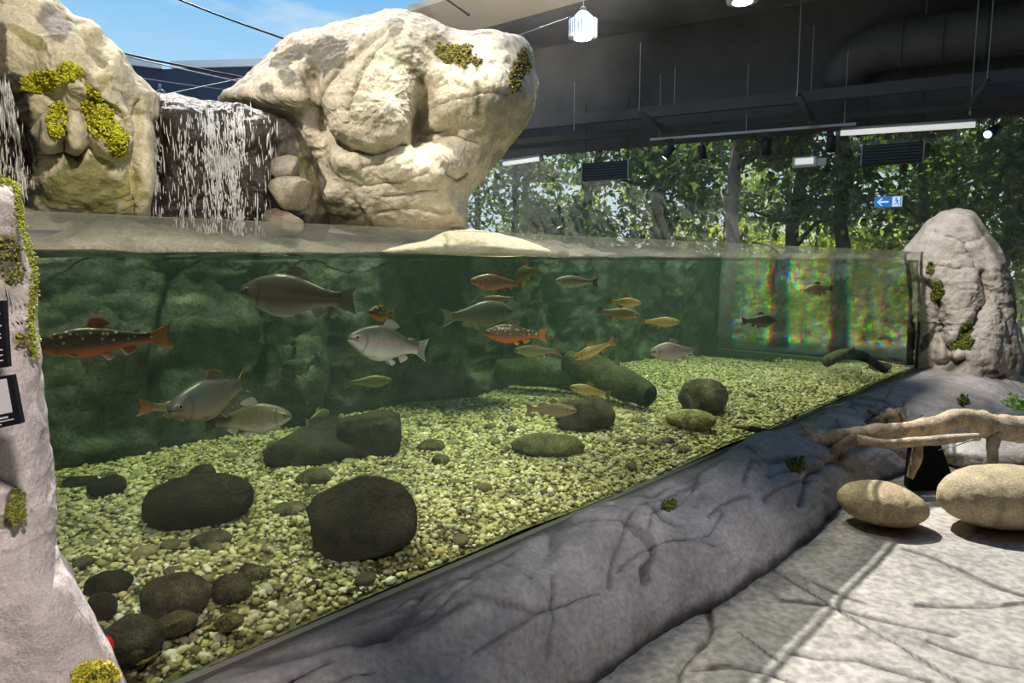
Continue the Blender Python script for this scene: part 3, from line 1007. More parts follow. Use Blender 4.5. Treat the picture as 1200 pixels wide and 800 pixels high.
back_ops = [('b', 120, 400, 60, 120, 0, 0.08), ('b', 345, 440, 26, 70, 0, 0.25), ('b', 250, 380, 60, 30, 0, 0.10), ('b', 530, 455, 70, 22, 0, 0.16),
            ('c', [(300, 320), (318, 400), (300, 500)], 8, 0.10), ('c', [(390, 350), (385, 500)], 8, 0.10), ('c', [(200, 320), (170, 420), (190, 520)], 6, 0.06),
            ('c', [(480, 330), (500, 400), (470, 450)], 9, 0.08), ('c', [(640, 330), (660, 400), (640, 440)], 9, 0.08)]
BN = vnormals(BV, BQ)
BV = sculpt(BV, BN, bwx, bwy, back_ops)
BC = np.tile(np.array([0.082, 0.095, 0.08]), (len(BV), 1))
g = sstep(-0.1, 0.35, fbm(BV, 2.3, 5, 71))[:, None]; BC = BC * (1 - 0.7 * g) + np.array([0.19, 0.22, 0.19]) * 0.7 * g
g = sstep(0.15, 0.4, fbm(BV, 5, 5, 75))[:, None]; BC = BC * (1 - 0.7 * g) + np.array([0.035, 0.035, 0.025]) * 0.7 * g
wet = sstep(1.5, 1.56, BV[:, 2])[:, None]; BC = BC * (1 - wet) + np.array([0.14, 0.13, 0.095]) * wet
bw = mesh_obj('rock_back_wall', BV, BQ, TANKROCK, None, True, BC)
bw.parent = tank; bw.matrix_parent_inverse = Matrix.Translation(tank.location).inverted()

# water: one body with a rippled top
nx, ny = 330, 90
wtv = np.linspace(T0, T1 - 0.02, nx); wp = np.linspace(PF + 0.004, PB - 0.05, ny)
TT, PP = np.meshgrid(wtv, wp)
WV = TT.ravel()[:, None] * DV + PP.ravel()[:, None] * NV
near_fall = np.exp(-((TT.ravel() - 1.4) / 1.6) ** 2) * sstep(2.6, 4.2, PP.ravel())
WV[:, 2] = ZW + (0.015 + 0.014 * near_fall) * fbm(WV * np.array([1, 1, 0]), 2.6, 3, 81) + 0.004 * fbm(WV * np.array([1, 1, 0]), 9, 2, 82)
top = quads_grid(nx, ny)
low = WV.copy(); low[:, 2] = 0.31
loop = list(range(nx)) + [j * nx + nx - 1 for j in range(1, ny)] + [(ny - 1) * nx + i for i in range(nx - 2, -1, -1)] + [j * nx for j in range(ny - 2, 0, -1)]
nl = len(loop)
base_i = len(WV)
V = np.concatenate([WV, low[loop]])
Fc = [tuple(q) for q in top] + [(loop[(i + 1) % nl], loop[i], base_i + i, base_i + (i + 1) % nl) for i in range(nl)] + [tuple(range(base_i, base_i + nl))[::-1]]
w = mesh_obj('tank_water', V, Fc, WATER, None, True)
w.data.polygons.foreach_set('use_smooth', [True] * len(top) + [False] * (nl + 1))
tag(w, 'clear green water filling the trout tank', 'water', kind='stuff')

# gravel bed
nx, ny = 200, 60
gt = np.linspace(T0 - 0.1, T1 + 0.05, nx); gp = np.linspace(PF - 0.005, PB + 0.25, ny)
TT, PP = np.meshgrid(gt, gp)


def bed_z(P):
    t = P @ DV; p = P @ NV
    q = np.stack([P[:, 0], P[:, 1], np.zeros(len(P))], 1)
    return ZB + 0.012 + 0.045 * sstep(PF, PF + 0.5, p) + 0.03 * fbm(q, 1.1, 3, 55) - 0.10 * sstep(7.0, 8.3, t) * sstep(PF + 0.2, PF + 0.9, p)


GVt = TT.ravel()[:, None] * DV + PP.ravel()[:, None] * NV
GVt[:, 2] = bed_z(GVt) - 0.006
bed = mesh_obj('gravel_bed', GVt, quads_grid(nx, ny), grain('gravel_base', (0.24, 0.22, 0.11), rough=0.9, amt=0.6, scale=45, bump=0.8, bscale=60), None, True)
tag(bed, 'sandy base under the pebbles of the tank floor', 'gravel', kind='stuff')
NP = 60000
u = rng.random(NP * 2)
gtp = T0 + 0.6 + (T1 - T0 - 0.6) * u
gpp = PF + 0.012 + (PB - PF - 0.02) * rng.random(NP * 2)
Pg = gtp[:, None] * DV + gpp[:, None] * NV
pxg, pyg = proj(Pg + np.array([0, 0, 0.37]))
keep = (pxg > -60) & (pxg < 1230)
Pg = Pg[keep][:NP]
NP = len(Pg)
sz = np.clip(rng.lognormal(math.log(0.0095), 0.38, NP), 0.006, 0.024)
V0, F0 = ICO[1]
ax = np.stack([sz * rng.uniform(0.9, 1.5, NP), sz * rng.uniform(0.8, 1.1, NP), sz * rng.uniform(0.5, 0.8, NP)], 1)
rot = rng.uniform(0, 2 * np.pi, NP); tl = rng.normal(0, 0.35, NP)
L0 = V0[None] * ax[:, None]
x = L0[..., 0] * np.cos(tl)[:, None] - L0[..., 2] * np.sin(tl)[:, None]; z = L0[..., 0] * np.sin(tl)[:, None] + L0[..., 2] * np.cos(tl)[:, None]
xx = x * np.cos(rot)[:, None] - L0[..., 1] * np.sin(rot)[:, None]; yy = x * np.sin(rot)[:, None] + L0[..., 1] * np.cos(rot)[:, None]
ctr = Pg.copy(); ctr[:, 2] = bed_z(Pg) + rng.uniform(-0.002, 0.008, NP)
PV = (np.stack([xx, yy, z], -1) + ctr[:, None]).reshape(-1, 3)
PFc = (F0[None] + (np.arange(NP) * 12)[:, None, None]).reshape(-1, 3)
pal = np.array([(0.74, 0.66, 0.40), (0.62, 0.56, 0.26), (0.88, 0.84, 0.66), (0.42, 0.38, 0.17), (0.26, 0.23, 0.12), (0.66, 0.53, 0.26), (0.50, 0.49, 0.36), (0.12, 0.10, 0.06)])
pc = pal[rng.choice(len(pal), NP, p=[.24, .24, .09, .14, .10, .09, .05, .05])] * rng.uniform(0.75, 1.2, (NP, 1))
big = sstep(-0.2, 0.3, fbm(Pg, 0.9, 3, 57))[:, None]
pc = pc * (0.8 + 0.3 * big)
gv = mesh_obj('gravel', PV, PFc, PEBBLE, None, True, np.repeat(pc, 12, axis=0))
tag(gv, 'yellow green pebble gravel covering the tank floor', 'gravel', kind='stuff')


# =================================================================== ROCKS ABOVE THE TANK
CREAM = (0.56, 0.515, 0.43)
GREYP = (0.13, 0.125, 0.105)
DMOSS = (0.10, 0.095, 0.045)
big_out = [(258, 124), (280, 106), (300, 92), (322, 68), (337, 52), (360, 45), (400, 37), (440, 26), (470, 20), (492, 24), (515, 38), (530, 45), (560, 52), (590, 53), (612, 57),
           (620, 72), (622, 92), (627, 108), (621, 130), (613, 150), (601, 168), (588, 185), (570, 205), (556, 222), (547, 234), (544, 256), (547, 276),
           (500, 281), (430, 276), (385, 272), (360, 268), (368, 240), (362, 205), (350, 178), (340, 156), (318, 146), (288, 136)]
P2 = lambda L: [(300 + x / 2.58, y / 2.58) for x, y in L]
big_ops = [
    ('b', 428, 108, 62, 62, -12, 0.17), ('b', 566, 100, 50, 60, 8, 0.19), ('b', 470, 50, 45, 24, -10, 0.12), ('lobe', 440, 150, 52, 34, -8, 0.06),
    ('b', 495, 136, 16, 42, 6, -0.50), ('b', 516, 154, 28, 14, -6, -0.26), ('lobe', 500, 195, 55, 26, -3, 0.09), ('b', 470, 240, 90, 40, 0, 0.04), ('b', 372, 130, 12, 46, -4, -0.14),
    ('b', 590, 165, 22, 36, 30, -0.10), ('b', 380, 195, 24, 30, 0, -0.10), ('b', 330, 100, 30, 26, -30, 0.08), ('b', 400, 190, 30, 16, 10, 0.09),
    ('c', P2([(165, 230), (175, 330), (210, 400), (290, 455), (360, 465), (440, 440)]), 8, 0.12),
    ('c', P2([(395, 150), (330, 230), (300, 310), (296, 380)]), 3.5, 0.05),
    ('c', P2([(440, 440), (500, 425), (560, 430), (600, 415), (660, 425)]), 4, 0.07),
    ('c', P2([(560, 530), (620, 540), (640, 520)]), 3, 0.05), ('c', P2([(380, 590), (470, 585), (545, 570)]), 2.2, 0.03),
    ('c', P2([(320, 505), (400, 490), (470, 455)]), 2.4, 0.03), ('c', P2([(320, 560), (430, 550), (520, 520)]), 2.0, 0.025), ('c', P2([(360, 640), (460, 620), (580, 640)]), 2.2, 0.03),
    ('c', P2([(200, 290), (280, 210), (400, 120)]), 4, 0.05), ('c', P2([(300, 600), (345, 690)]), 3, 0.04), ('c', P2([(530, 330), (640, 300), (730, 290)]), 3, 0.012),
    ('p', 382, 66, 44, 22, -22, GREYP, 0.9), ('p', 333, 78, 13, 24, -30, GREYP, 0.85), ('p', 313, 103, 9, 6, 0, GREYP, 0.9), ('p', 350, 60, 22, 12, -20, GREYP, 0.8),
    ('p', 462, 30, 10, 14, 0, GREYP, 0.7), ('p', 520, 56, 20, 14, 20, (0.16, 0.15, 0.10), 0.8),
    ('p', 534, 64, 25, 13, 8, DMOSS, 0.95, 'moss'), ('p', 608, 80, 10, 22, 10, DMOSS, 0.8, 'moss'), ('p', 585, 84, 16, 20, 0, (0.50, 0.49, 0.46), 0.7),
    ('l', P2([(430, 178), (465, 190), (485, 225), (505, 250)]), 4.5, DMOSS, 0.95), ('l', P2([(665, 255), (672, 290), (665, 340)]), 4.5, DMOSS, 0.9),
    ('p', 396, 248, 30, 17, 20, DMOSS, 0.85), ('p', 355, 200, 12, 40, -10, (0.25, 0.24, 0.10), 0.6), ('p', 405, 165, 70, 30, -10, (0.52, 0.47, 0.37), 0.4),
    ('p', 592, 135, 32, 60, 14, (0.30, 0.28, 0.245), 0.7),  # darker right flank: shade put into the rock colour
]
ob, *_ = relief('boulder', big_out, (452, 150), 5.75, 0.75, 0.9, ROCK, CREAM, big_ops, nth=440, nph=190, e=0.8, na=0.03, nscale=1.6, ridge=0.012, strata=0.006, fine=0.02,
                moss_n=3500, moss_cols=[(0.16, 0.14, 0.04), (0.24, 0.21, 0.05), (0.10, 0.10, 0.04)], moss_r=0.007)
tag(ob, 'huge cream coloured overhanging boulder with grey lichen above the tank', 'boulder')

led_out = [(498, 283), (520, 272), (548, 270), (585, 273), (612, 280), (640, 291), (652, 297), (640, 302), (600, 303), (560, 303), (510, 304), (470, 303), (440, 296), (470, 288)]
ob, *_ = relief('rock_ledge', led_out, (545, 288), 5.25, 0.45, 0.5, ROCK, (0.58, 0.52, 0.40), [('c', [(520, 275), (524, 300)], 3, 0.03)], nth=160, nph=60, na=0.02, nscale=3)
tag(ob, 'low flat cream rock ledge running out over the water below the boulder', 'rock')

P1 = lambda L: [(x / 2.963, y / 2.963) for x, y in L]
left_out = [(56, -2), (75, 17), (101, 43), (112, 56), (135, 79), (168, 104), (183, 120), (181, 142), (172, 153), (171, 203), (172, 262), (120, 266), (60, 266), (0, 264), (-60, 262), (-100, 180),
            (-100, 80), (-70, 0), (-30, -45), (10, -50), (38, -25)]
YG = (0.30, 0.28, 0.05)
left_ops = [
    ('lobe', 95, 75, 62, 50, 35, 0.16), ('lobe', 62, 155, 16, 28, 10, 0.13), ('lobe', 87, 158, 14, 26, -4, 0.14), ('lobe', 128, 150, 26, 46, -10, 0.12), ('b', 20, 60, 36, 60, 0, 0.10),
    ('b', 18, 185, 26, 70, -8, -0.42), ('b', 110, 62, 18, 12, 30, -0.10), ('b', 100, 220, 60, 40, 0, 0.05), ('lobe', 165, 190, 10, 70, 0, 0.08),
    ('c', [(95, 100), (112, 122), (135, 138), (142, 158)], 3.5, 0.06), ('c', [(75, 128), (76, 172)], 3, 0.08), ('c', [(50, 180), (75, 178), (92, 184), (105, 172)], 3.5, 0.10),
    ('c', [(56, 128), (40, 145)], 4, 0.08), ('c', [(80, 25), (100, 70), (112, 88)], 4, 0.06), ('c', [(160, 120), (155, 170), (158, 240)], 3.5, 0.05),
    ('p', 64, 24, 16, 26, -40, (0.20, 0.19, 0.16), 0.9), ('p', 28, 40, 30, 8, 35, (0.24, 0.22, 0.08), 0.8), ('p', 112, 68, 20, 10, 30, (0.25, 0.22, 0.16), 0.7),
    ('p', 65, 92, 30, 13, -12, YG, 1.0, 'moss'), ('p', 120, 140, 14, 34, -20, YG, 0.95, 'moss'), ('p', 138, 172, 14, 20, -30, YG, 0.9, 'moss'), ('p', 66, 140, 10, 18, 0, YG, 0.85, 'moss'),
    ('p', 125, 92, 14, 8, 0, (0.30, 0.26, 0.10), 0.7), ('p', 95, 222, 62, 40, 0, (0.19, 0.19, 0.06), 0.85), ('p', 150, 225, 14, 40, 0, (0.34, 0.31, 0.10), 0.7),
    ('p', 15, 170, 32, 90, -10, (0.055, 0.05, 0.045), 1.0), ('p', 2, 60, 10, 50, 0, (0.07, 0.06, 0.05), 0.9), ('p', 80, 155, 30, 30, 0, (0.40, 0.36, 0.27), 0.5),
]
ob, LV, LN, lpx, lpy, lfr = relief('boulder', left_out, (75, 130), 4.35, 0.55, 0.9, ROCK, (0.57, 0.515, 0.39), left_ops, nth=380, nph=160, e=0.8, na=0.03, nscale=1.8, ridge=0.02, fine=0.014,
                                   moss_n=9000, moss_r=0.0065)
tag(ob, 'tall beige boulder with bright yellow moss at the left of the waterfall', 'boulder')

DARKW = (0.036, 0.030, 0.026)
wf_out = [(166, 116), (185, 113), (210, 117), (240, 123), (280, 130), (320, 139), (350, 158), (368, 200), (385, 266), (380, 276), (300, 280), (200, 278), (150, 276), (150, 200), (152, 140)]
wf_ops = [('lobe', 250, 150, 90, 34, 6, 0.10), ('b', 220, 200, 26, 60, 0, 0.08), ('b', 300, 190, 20, 50, 0, 0.06), ('b', 320, 180, 16, 50, 0, -0.06), ('b', 180, 200, 12, 60, 0, -0.15),
          ('p', 180, 150, 10, 40, 0, (0.12, 0.10, 0.05), 0.6), ('p', 360, 200, 14, 50, -10, (0.13, 0.12, 0.05), 0.7)]
ob, FVv, FNn, wpx, wpy, wfr = relief('waterfall_rock', wf_out, (262, 195), 4.95, 0.30, 0.9, WETROCK, DARKW, wf_ops, nth=300, nph=110, e=0.6, na=0.05, nscale=3, ridge=0.03)
tag(ob, 'dark wet rock face that the waterfall runs down between two boulders', 'rock')


def stone(name, c, radii, rz=0.0, seed=1, col=(0.3, 0.28, 0.24), mat=None, sub=4, amp=0.12, flatten=0.0, tilt=(0, 0), parent=None, cvar=0.2, label=None, cat='stone', group=None, veins=None, power=1.0):
    V, Fc = ICO[sub]
    V = V.copy()
    if power != 1.0:
        V = np.sign(V) * np.abs(V) ** power
    off = np.array([seed * 3.7, seed * 1.3, -seed * 2.1])
    d = amp * fbm(V + off, 1.3, 4, seed)
    V = V * (1 + d)[:, None]
    r = np.random.default_rng(seed)
    for k in range(int(flatten)):
        n = r.normal(0, 1, 3); n /= np.linalg.norm(n)
        h = V @ n; lim = r.uniform(0.55, 0.82)
        V = V - np.clip(h - lim, 0, None)[:, None] * n * 0.9
    V = V * (1 + 0.02 * fbm(V + off, 6, 3, seed + 5))[:, None]
    V = V * np.array(radii)
    C = np.tile(np.array(col, float), (len(V), 1)) * (1 + cvar * fbm(V / max(radii) + off, 2.2, 4, seed + 9))[:, None]
    if veins:
        for a, wd, vc in veins:
            q = np.abs(V[:, 0] / radii[0] - a - 0.12 * fbm(V + off, 4, 3, seed + 3))
            m = np.exp(-(q / wd) ** 2)[:, None] * 0.7
            C = C * (1 - m) + np.array(vc) * m
    o = mesh_obj(name, V, Fc, mat or STONE, None, True, C)
    o.location = tuple(float(v) for v in c)
    o.rotation_euler = (tilt[0], tilt[1], rz)
    if parent is not None: o.parent = parent
    if label: tag(o, label, cat, group)
    return o


def px_stone(name, x0, y0, x1, y1, D, label, depth=0.8, **kw):
    c = at((x0 + x1) / 2, (y0 + y1) / 2, D)
    s = zc_of(c) / F
    rx = (x1 - x0) / 2 * s; rz_ = (y1 - y0) / 2 * s
    return stone(name, c, (rx, rx * depth, rz_), rz=kw.pop('rz', math.atan2(-c[0], c[1])), label=label, **kw)


WS = (0.20, 0.175, 0.14)
px_stone('stacked_stone', 318, 180, 352, 212, 4.75, 'upper of three wet stones stacked at the right edge of the waterfall', mat=WETROCK, col=WS, seed=11, flatten=5, power=0.72)
px_stone('stacked_stone', 314, 207, 368, 248, 4.72, 'large middle stone of three stacked beside the waterfall', mat=WETROCK, col=(0.28, 0.24, 0.18), seed=12, flatten=5, power=0.7)
px_stone('stacked_stone', 310, 243, 356, 275, 4.68, 'lowest dark stone of three stacked beside the waterfall', mat=WETROCK, col=(0.16, 0.13, 0.10), seed=13, flatten=5, power=0.7)


# falling water: threads and drops in front of the wet rock
def water_threads(name, V, N, sel, n, seed, label, len_rng=(0.015, 0.14), wid=(0.0012, 0.0042)):
    r = np.random.default_rng(seed)
    idx = r.choice(np.nonzero(sel)[0], n)
    V0, F0 = ICO[1]
    L = np.exp(r.uniform(math.log(len_rng[0]), math.log(len_rng[1]), n)) * 0.5
    W = r.uniform(*wid, n)
    S = np.stack([W, W, L], 1)
    ctr = V[idx] + N[idx] * r.uniform(0.012, 0.05, (n, 1)) + r.normal(0, 0.012, (n, 3))
    ctr[:, 2] = np.maximum(ctr[:, 2], 1.52 + L)
    P = V0[None] * S[:, None]
    P[..., 0] += P[..., 2] * r.normal(0, 0.08, (n, 1))
    VV = (P + ctr[:, None]).reshape(-1, 3)
    Fq = (F0[None] + (np.arange(n) * 12)[:, None, None]).reshape(-1, 3)
    o = mesh_obj(name, VV, Fq, FALL, None, True)
    return tag(o, label, 'waterfall', kind='stuff')


mF, ntF, bF = new_mat('falling_water')
bF.inputs['Base Color'].default_value = (0.92, 0.94, 0.96, 1); bF.inputs['Roughness'].default_value = 0.15
bF.inputs['Alpha'].default_value = 0.5; bF.inputs['Specular IOR Level'].default_value = 0.8
FALL = mF
colw = 0.5 + 0.5 * np.sin(wpx * 0.21 + 2 * vnoise(FVv * 3, 5)) * (0.6 + 0.4 * vnoise(np.stack([wpx * 0.11, wpx * 0, wpx * 0], 1), 8))
selr = (wfr > 0) & (wpx > 186) & (wpx < 322) & (wpy > 138) & (wpy < 275)
dens = selr & (rng.random(len(wpx)) < np.clip(colw, 0.05, 1) * np.where(wpx > 285, 0.25, np.where(wpx < 215, 0.5, 1)))
water_threads('waterfall', FVv, FNn, dens, 1900, 1, 'white threads of water falling over the dark rock between the boulders')
sel2 = (lfr > 0) & (lpx > -50) & (lpx < 46) & (lpy > 95) & (lpy < 235) & (lpx < 5 + (lpy - 60) * 0.25)
water_threads('waterfall', LV, LN, sel2, 700, 2, 'narrow fall of water down the dark cleft at the far left', (0.03, 0.16))


# =================================================================== KERB IN FRONT OF THE TANK
nt_, nu_ = 560, 90
tk = np.linspace(-0.7, 9.3, nt_)
prof_u = np.array([0.00, 0.06, 0.14, 0.24, 0.33, 0.40, 0.455, 0.50, 0.535, 0.555, 0.545, 0.50])
prof_z = np.array([0.335, 0.352, 0.362, 0.350, 0.318, 0.268, 0.205, 0.135, 0.070, 0.020, -0.03, -0.06])
ss = np.concatenate([[0], np.cumsum(np.hypot(np.diff(prof_u), np.diff(prof_z)))]); ss /= ss[-1]
sN = np.linspace(0, 1, nu_)
pu = np.interp(sN, ss, prof_u); pz = np.interp(sN, ss, prof_z)
pu = np.convolve(np.pad(pu, 3, 'edge'), np.ones(7) / 7, 'valid'); pz = np.convolve(np.pad(pz, 3, 'edge'), np.ones(7) / 7, 'valid')
pu[0] = 0.0
TK, SI = np.meshgrid(tk, np.arange(nu_))
tkf = TK.ravel(); si = SI.ravel()
wk = 1.0 + 0.07 * np.sin(tkf * 2.1 + 0.6) * sstep(0.1, 0.4, pu[si]) + 0.20 * sstep(4.3, 5.4, tkf) + 0.9 * sstep(5.7, 7.2, tkf)
hk = 1.0 + 0.05 * np.sin(tkf * 1.7 + 1.0) * sstep(0.02, 0.2, pu[si])
KV = tkf[:, None] * DV + (PF - 0.034 - pu[si] * wk)[:, None] * NV
KV[:, 2] = np.where(pz[si] > 0, pz[si] * hk, pz[si])
KQ = quads_grid(nt_, nu_)
KN = vnormals(KV, KQ)
if KN[:, 2].mean() < 0:
    KQ = KQ[:, ::-1]; KN = -KN
kpx, kpy = proj(KV)
free = sstep(0.0, 0.10, pu[si])
k4 = lambda L: [(200 + x / 2, 500 + y / 2) for x, y in L]
k5 = lambda L: [(700 + x / 2.4, 540 + y / 2.4) for x, y in L]
k1 = lambda L: [(860 + x / 3.48, 430 + y / 3.48) for x, y in L]
kerb_ops = [
    ('b', 700, 625, 55, 30, -20, 0.045), ('b', 640, 640, 16, 40, 10, -0.03), ('b', 560, 700, 70, 24, -25, 0.03), ('b', 800, 560, 34, 50, 10, -0.045), ('b', 880, 525, 40, 26, -20, 0.05),
    ('b', 760, 575, 20, 16, 0, -0.04), ('b', 930, 500, 26, 10, -20, -0.03), ('b', 600, 720, 30, 50, 20, 0.03), ('b', 505, 765, 60, 30, -20, -0.03), ('b', 905, 545, 18, 20, 0, -0.05), ('b', 1000, 490, 60, 18, -10, 0.04),
    ('c', k4([(885, 245), (960, 240), (1040, 238), (1100, 260), (1135, 300), (1115, 360)]), 2.6, 0.022),
    ('c', k4([(1130, 190), (1160, 225), (1200, 235)]), 2.6, 0.02), ('c', k4([(790, 245), (850, 240), (890, 250)]), 2, 0.012),
    ('c', k4([(1000, 110), (1080, 125), (1200, 95)]), 2.2, 0.014), ('c', k4([(850, 215), (930, 215), (1040, 205)]), 2, 0.010),
    ('c', k4([(560, 330), (590, 350), (565, 370)]), 2, 0.012), ('c', k4([(500, 440), (600, 430), (640, 420)]), 2, 0.012), ('c', k4([(780, 330), (840, 370)]), 2, 0.010),
    ('c', k4([(890, 400), (890, 470), (880, 540)]), 3, 0.012), ('c', k4([(1110, 330), (1115, 360)]), 4, 0.03),
    ('c', k5([(150, 130), (180, 165), (205, 170)]), 3, 0.02), ('c', k5([(0, 190), (60, 185), (120, 200), (160, 245), (135, 320)]), 2.6, 0.02),
    ('c', k5([(550, 0), (620, 30)]), 5, 0.03), ('c', k1([(380, 130), (520, 140), (640, 165)]), 2, 0.012), ('c', k1([(0, 350), (40, 345), (90, 370)]), 2.5, 0.015),
    ('c', k1([(620, 320), (690, 365), (720, 370)]), 2.2, 0.02), ('c', k1([(340, 420), (300, 450), (280, 560)]), 4, 0.03), ('c', k1([(380, 400), (480, 330), (600, 310)]), 5, 0.03),
]
krr = np.random.default_rng(77)
for _ in range(46):
    t_ = krr.uniform(0.8, 7.2); u_ = krr.uniform(0.08, 0.46); a_ = krr.normal(0, 0.35); cv_ = krr.normal(0, 0.25); ln_ = krr.uniform(0.10, 0.34)
    L_ = []
    for q_ in np.linspace(-1, 1, 6):
        tt_ = t_ + q_ * ln_ * math.cos(a_); uu_ = u_ + q_ * ln_ * 0.5 * math.sin(a_) + cv_ * 0.2 * q_ * q_
        L_.append(tuple(float(v) for v in proj(tp(tt_, PF - 0.034 - uu_, float(np.interp(uu_, prof_u[:10], prof_z[:10]))))))
    sc_ = 3.0 / max(1.5, float(tp(t_, PF, 0)[1]))
    kerb_ops.append(('c', L_, 2.4 * sc_ * krr.uniform(0.7, 1.6), krr.uniform(0.006, 0.016)))
KV = sculpt(KV, KN, kpx, kpy, kerb_ops, free)
KN = vnormals(KV, KQ)
strk = np.stack([tkf * 2.2, pu[si] * 16, KV[:, 2] * 16], 1) + 0.5 * np.stack([fbm(KV, 3, 3, 36), fbm(KV, 3, 3, 37), fbm(KV, 3, 3, 38)], 1)
dk = 0.006 * fbm(strk, 1.0, 3, 39, ridge=True) + 0.030 * fbm(KV, 1.6, 4, 41) + 0.016 * fbm(KV, 4.2, 4, 42, ridge=True) + 0.006 * fbm(KV, 15, 4, 43)
KV = KV + KN * (dk * free)[:, None]
KC = np.tile(np.array([0.37, 0.35, 0.35]), (len(KV), 1)) * (1 + 0.22 * fbm(KV, 2.2, 5, 45))[:, None]
lt = sstep(0.1, 0.5, fbm(KV, 3.3, 5, 46, 0.6))[:, None] * 0.5
KC = KC * (1 - lt) + np.array([0.46, 0.43, 0.42]) * lt
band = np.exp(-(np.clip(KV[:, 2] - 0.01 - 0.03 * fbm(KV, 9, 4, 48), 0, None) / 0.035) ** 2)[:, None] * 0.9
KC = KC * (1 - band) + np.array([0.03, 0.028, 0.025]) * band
strip = (np.exp(-((pu[si]) / 0.045) ** 2) * 0.8)[:, None]  # dark bluish strip by the glass: shade put into the kerb colour
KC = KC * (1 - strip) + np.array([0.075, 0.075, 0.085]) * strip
kerb_paint = [('l', op[1], op[2] * 0.9, (0.06, 0.055, 0.055), 0.6) for op in kerb_ops if op[0] == 'c'] + [
    ('p', 608, 606, 12, 5, -15, DMOSS, 0.8, 'moss'), ('p', 783, 592, 9, 5, -10, (0.20, 0.20, 0.05), 0.8, 'moss'), ('p', 933, 545, 9, 8, 40, (0.16, 0.16, 0.05), 0.8, 'moss'), ('p', 1128, 470, 8, 10, 0, (0.12, 0.13, 0.04), 0.9, 'moss')]
KC, kmoss = paint(KC, KV, kpx, kpy, kerb_paint, free)
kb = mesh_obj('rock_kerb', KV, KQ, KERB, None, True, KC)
tag(kb, 'long low grey artificial rock kerb running along the foot of the tank', 'kerb')
idx = np.nonzero(kmoss > 0.5)[0]
if len(idx):
    idx = rng.choice(idx, 500)
    tufts('moss', KV[idx] + rng.normal(0, 0.006, (500, 3)), KN[idx], 0.008, GMOSS, kb, 6)
# oval pale sticker ring left on the kerb
c0 = onz(975, 479, 0.42)
KD = ((kpx - 975) ** 2 + (kpy - 479) ** 2).argmin()
c0 = KV[KD] + KN[KD] * 0.006
nrm_ = KN[KD]; ex = DV - nrm_ * (DV @ nrm_); ex /= np.linalg.norm(ex); ey = np.cross(nrm_, ex)
rg = MB().tube([c0 + ex * 0.075 * math.cos(t) + ey * 0.05 * math.sin(t) for t in np.linspace(0, 2 * math.pi, 33)], 0.006, 6, caps=False)
tag(rg.build('oval_ring', plain('pale_pink', (0.75, 0.62, 0.66), 0.5), None, True), 'small pale oval ring lying on the kerb near the tank corner', 'ring')

# =================================================================== FOREGROUND POST AND ITS FITTINGS
post_out = [(2, 212), (16, 216), (22, 232), (24, 262), (30, 285), (37, 305), (41, 330), (40, 360), (43, 395), (42, 420), (47, 440), (50, 470), (53, 500), (60, 530), (62, 570), (61, 610),
            (63, 645), (80, 680), (100, 715), (122, 755), (148, 805), (180, 880), (150, 960), (0, 1000), (-160, 960), (-230, 800), (-200, 500), (-150, 300), (-100, 230), (-40, 206)]
post_ops = [('b', 0, 245, 26, 30, 0, 0.03), ('c', [(-20, 362), (20, 372), (44, 366)], 4, 0.010), ('b', 10, 330, 30, 40, 0, -0.02), ('c', [(0, 560), (30, 590), (60, 640)], 5, 0.008), ('b', 60, 720, 50, 60, 0, 0.02),
            ('p', 8, 300, 22, 40, 0, (0.12, 0.115, 0.05), 0.9, 'moss'), ('p', 0, 240, 24, 18, 0, (0.33, 0.31, 0.28), 0.7), ('p', 0, 213, 22, 6, 0, (0.2, 0.2, 0.05), 0.8, 'moss'),
            ('p', 26, 400, 14, 12, 0, (0.16, 0.16, 0.06), 0.7, 'moss'), ('p', 14, 592, 7, 16, 10, (0.17, 0.15, 0.09), 0.9, 'moss'), ('p', 4, 612, 14, 8, 0, (0.20, 0.18, 0.10), 0.8),
            ('p', 112, 792, 26, 15, -10, (0.40, 0.36, 0.05), 0.95, 'moss'), ('p', 15, 345, 30, 20, 0, (0.30, 0.27, 0.24), 0.6)]
POSTC = (0.66, 0.585, 0.565)
post, PVv, PNn, ppx, ppy, pfr = relief('rock_post', post_out, (-40, 600), 1.12, 0.14, 0.35, POSTM, POSTC, post_ops, nth=420, nph=150, e=0.7, na=0.012, nscale=5, ridge=0.01, fine=0.004,
                                       strata=0.004, moss_r=0.0022, moss_n=1500, moss_cols=[(0.20, 0.21, 0.05), (0.14, 0.14, 0.045), (0.30, 0.29, 0.05)])
tag(post, 'pale pinkish rock post close by at the left edge of the tank', 'rock')
sel_ = np.nonzero((ell(ppx, ppy, 110, 792, 27, 17, -8) < 1) & (pfr > 0) & (fbm(PVv, 60, 3, 17) > -0.25))[0]
sel_ = np.random.default_rng(8).choice(sel_, 1400)
tufts('moss', PVv[sel_] + np.random.default_rng(11).normal(0, 0.002, (1400, 3)), PNn[sel_], 0.0026, [(0.60, 0.54, 0.05), (0.48, 0.44, 0.05), (0.70, 0.62, 0.10)], post, 12)
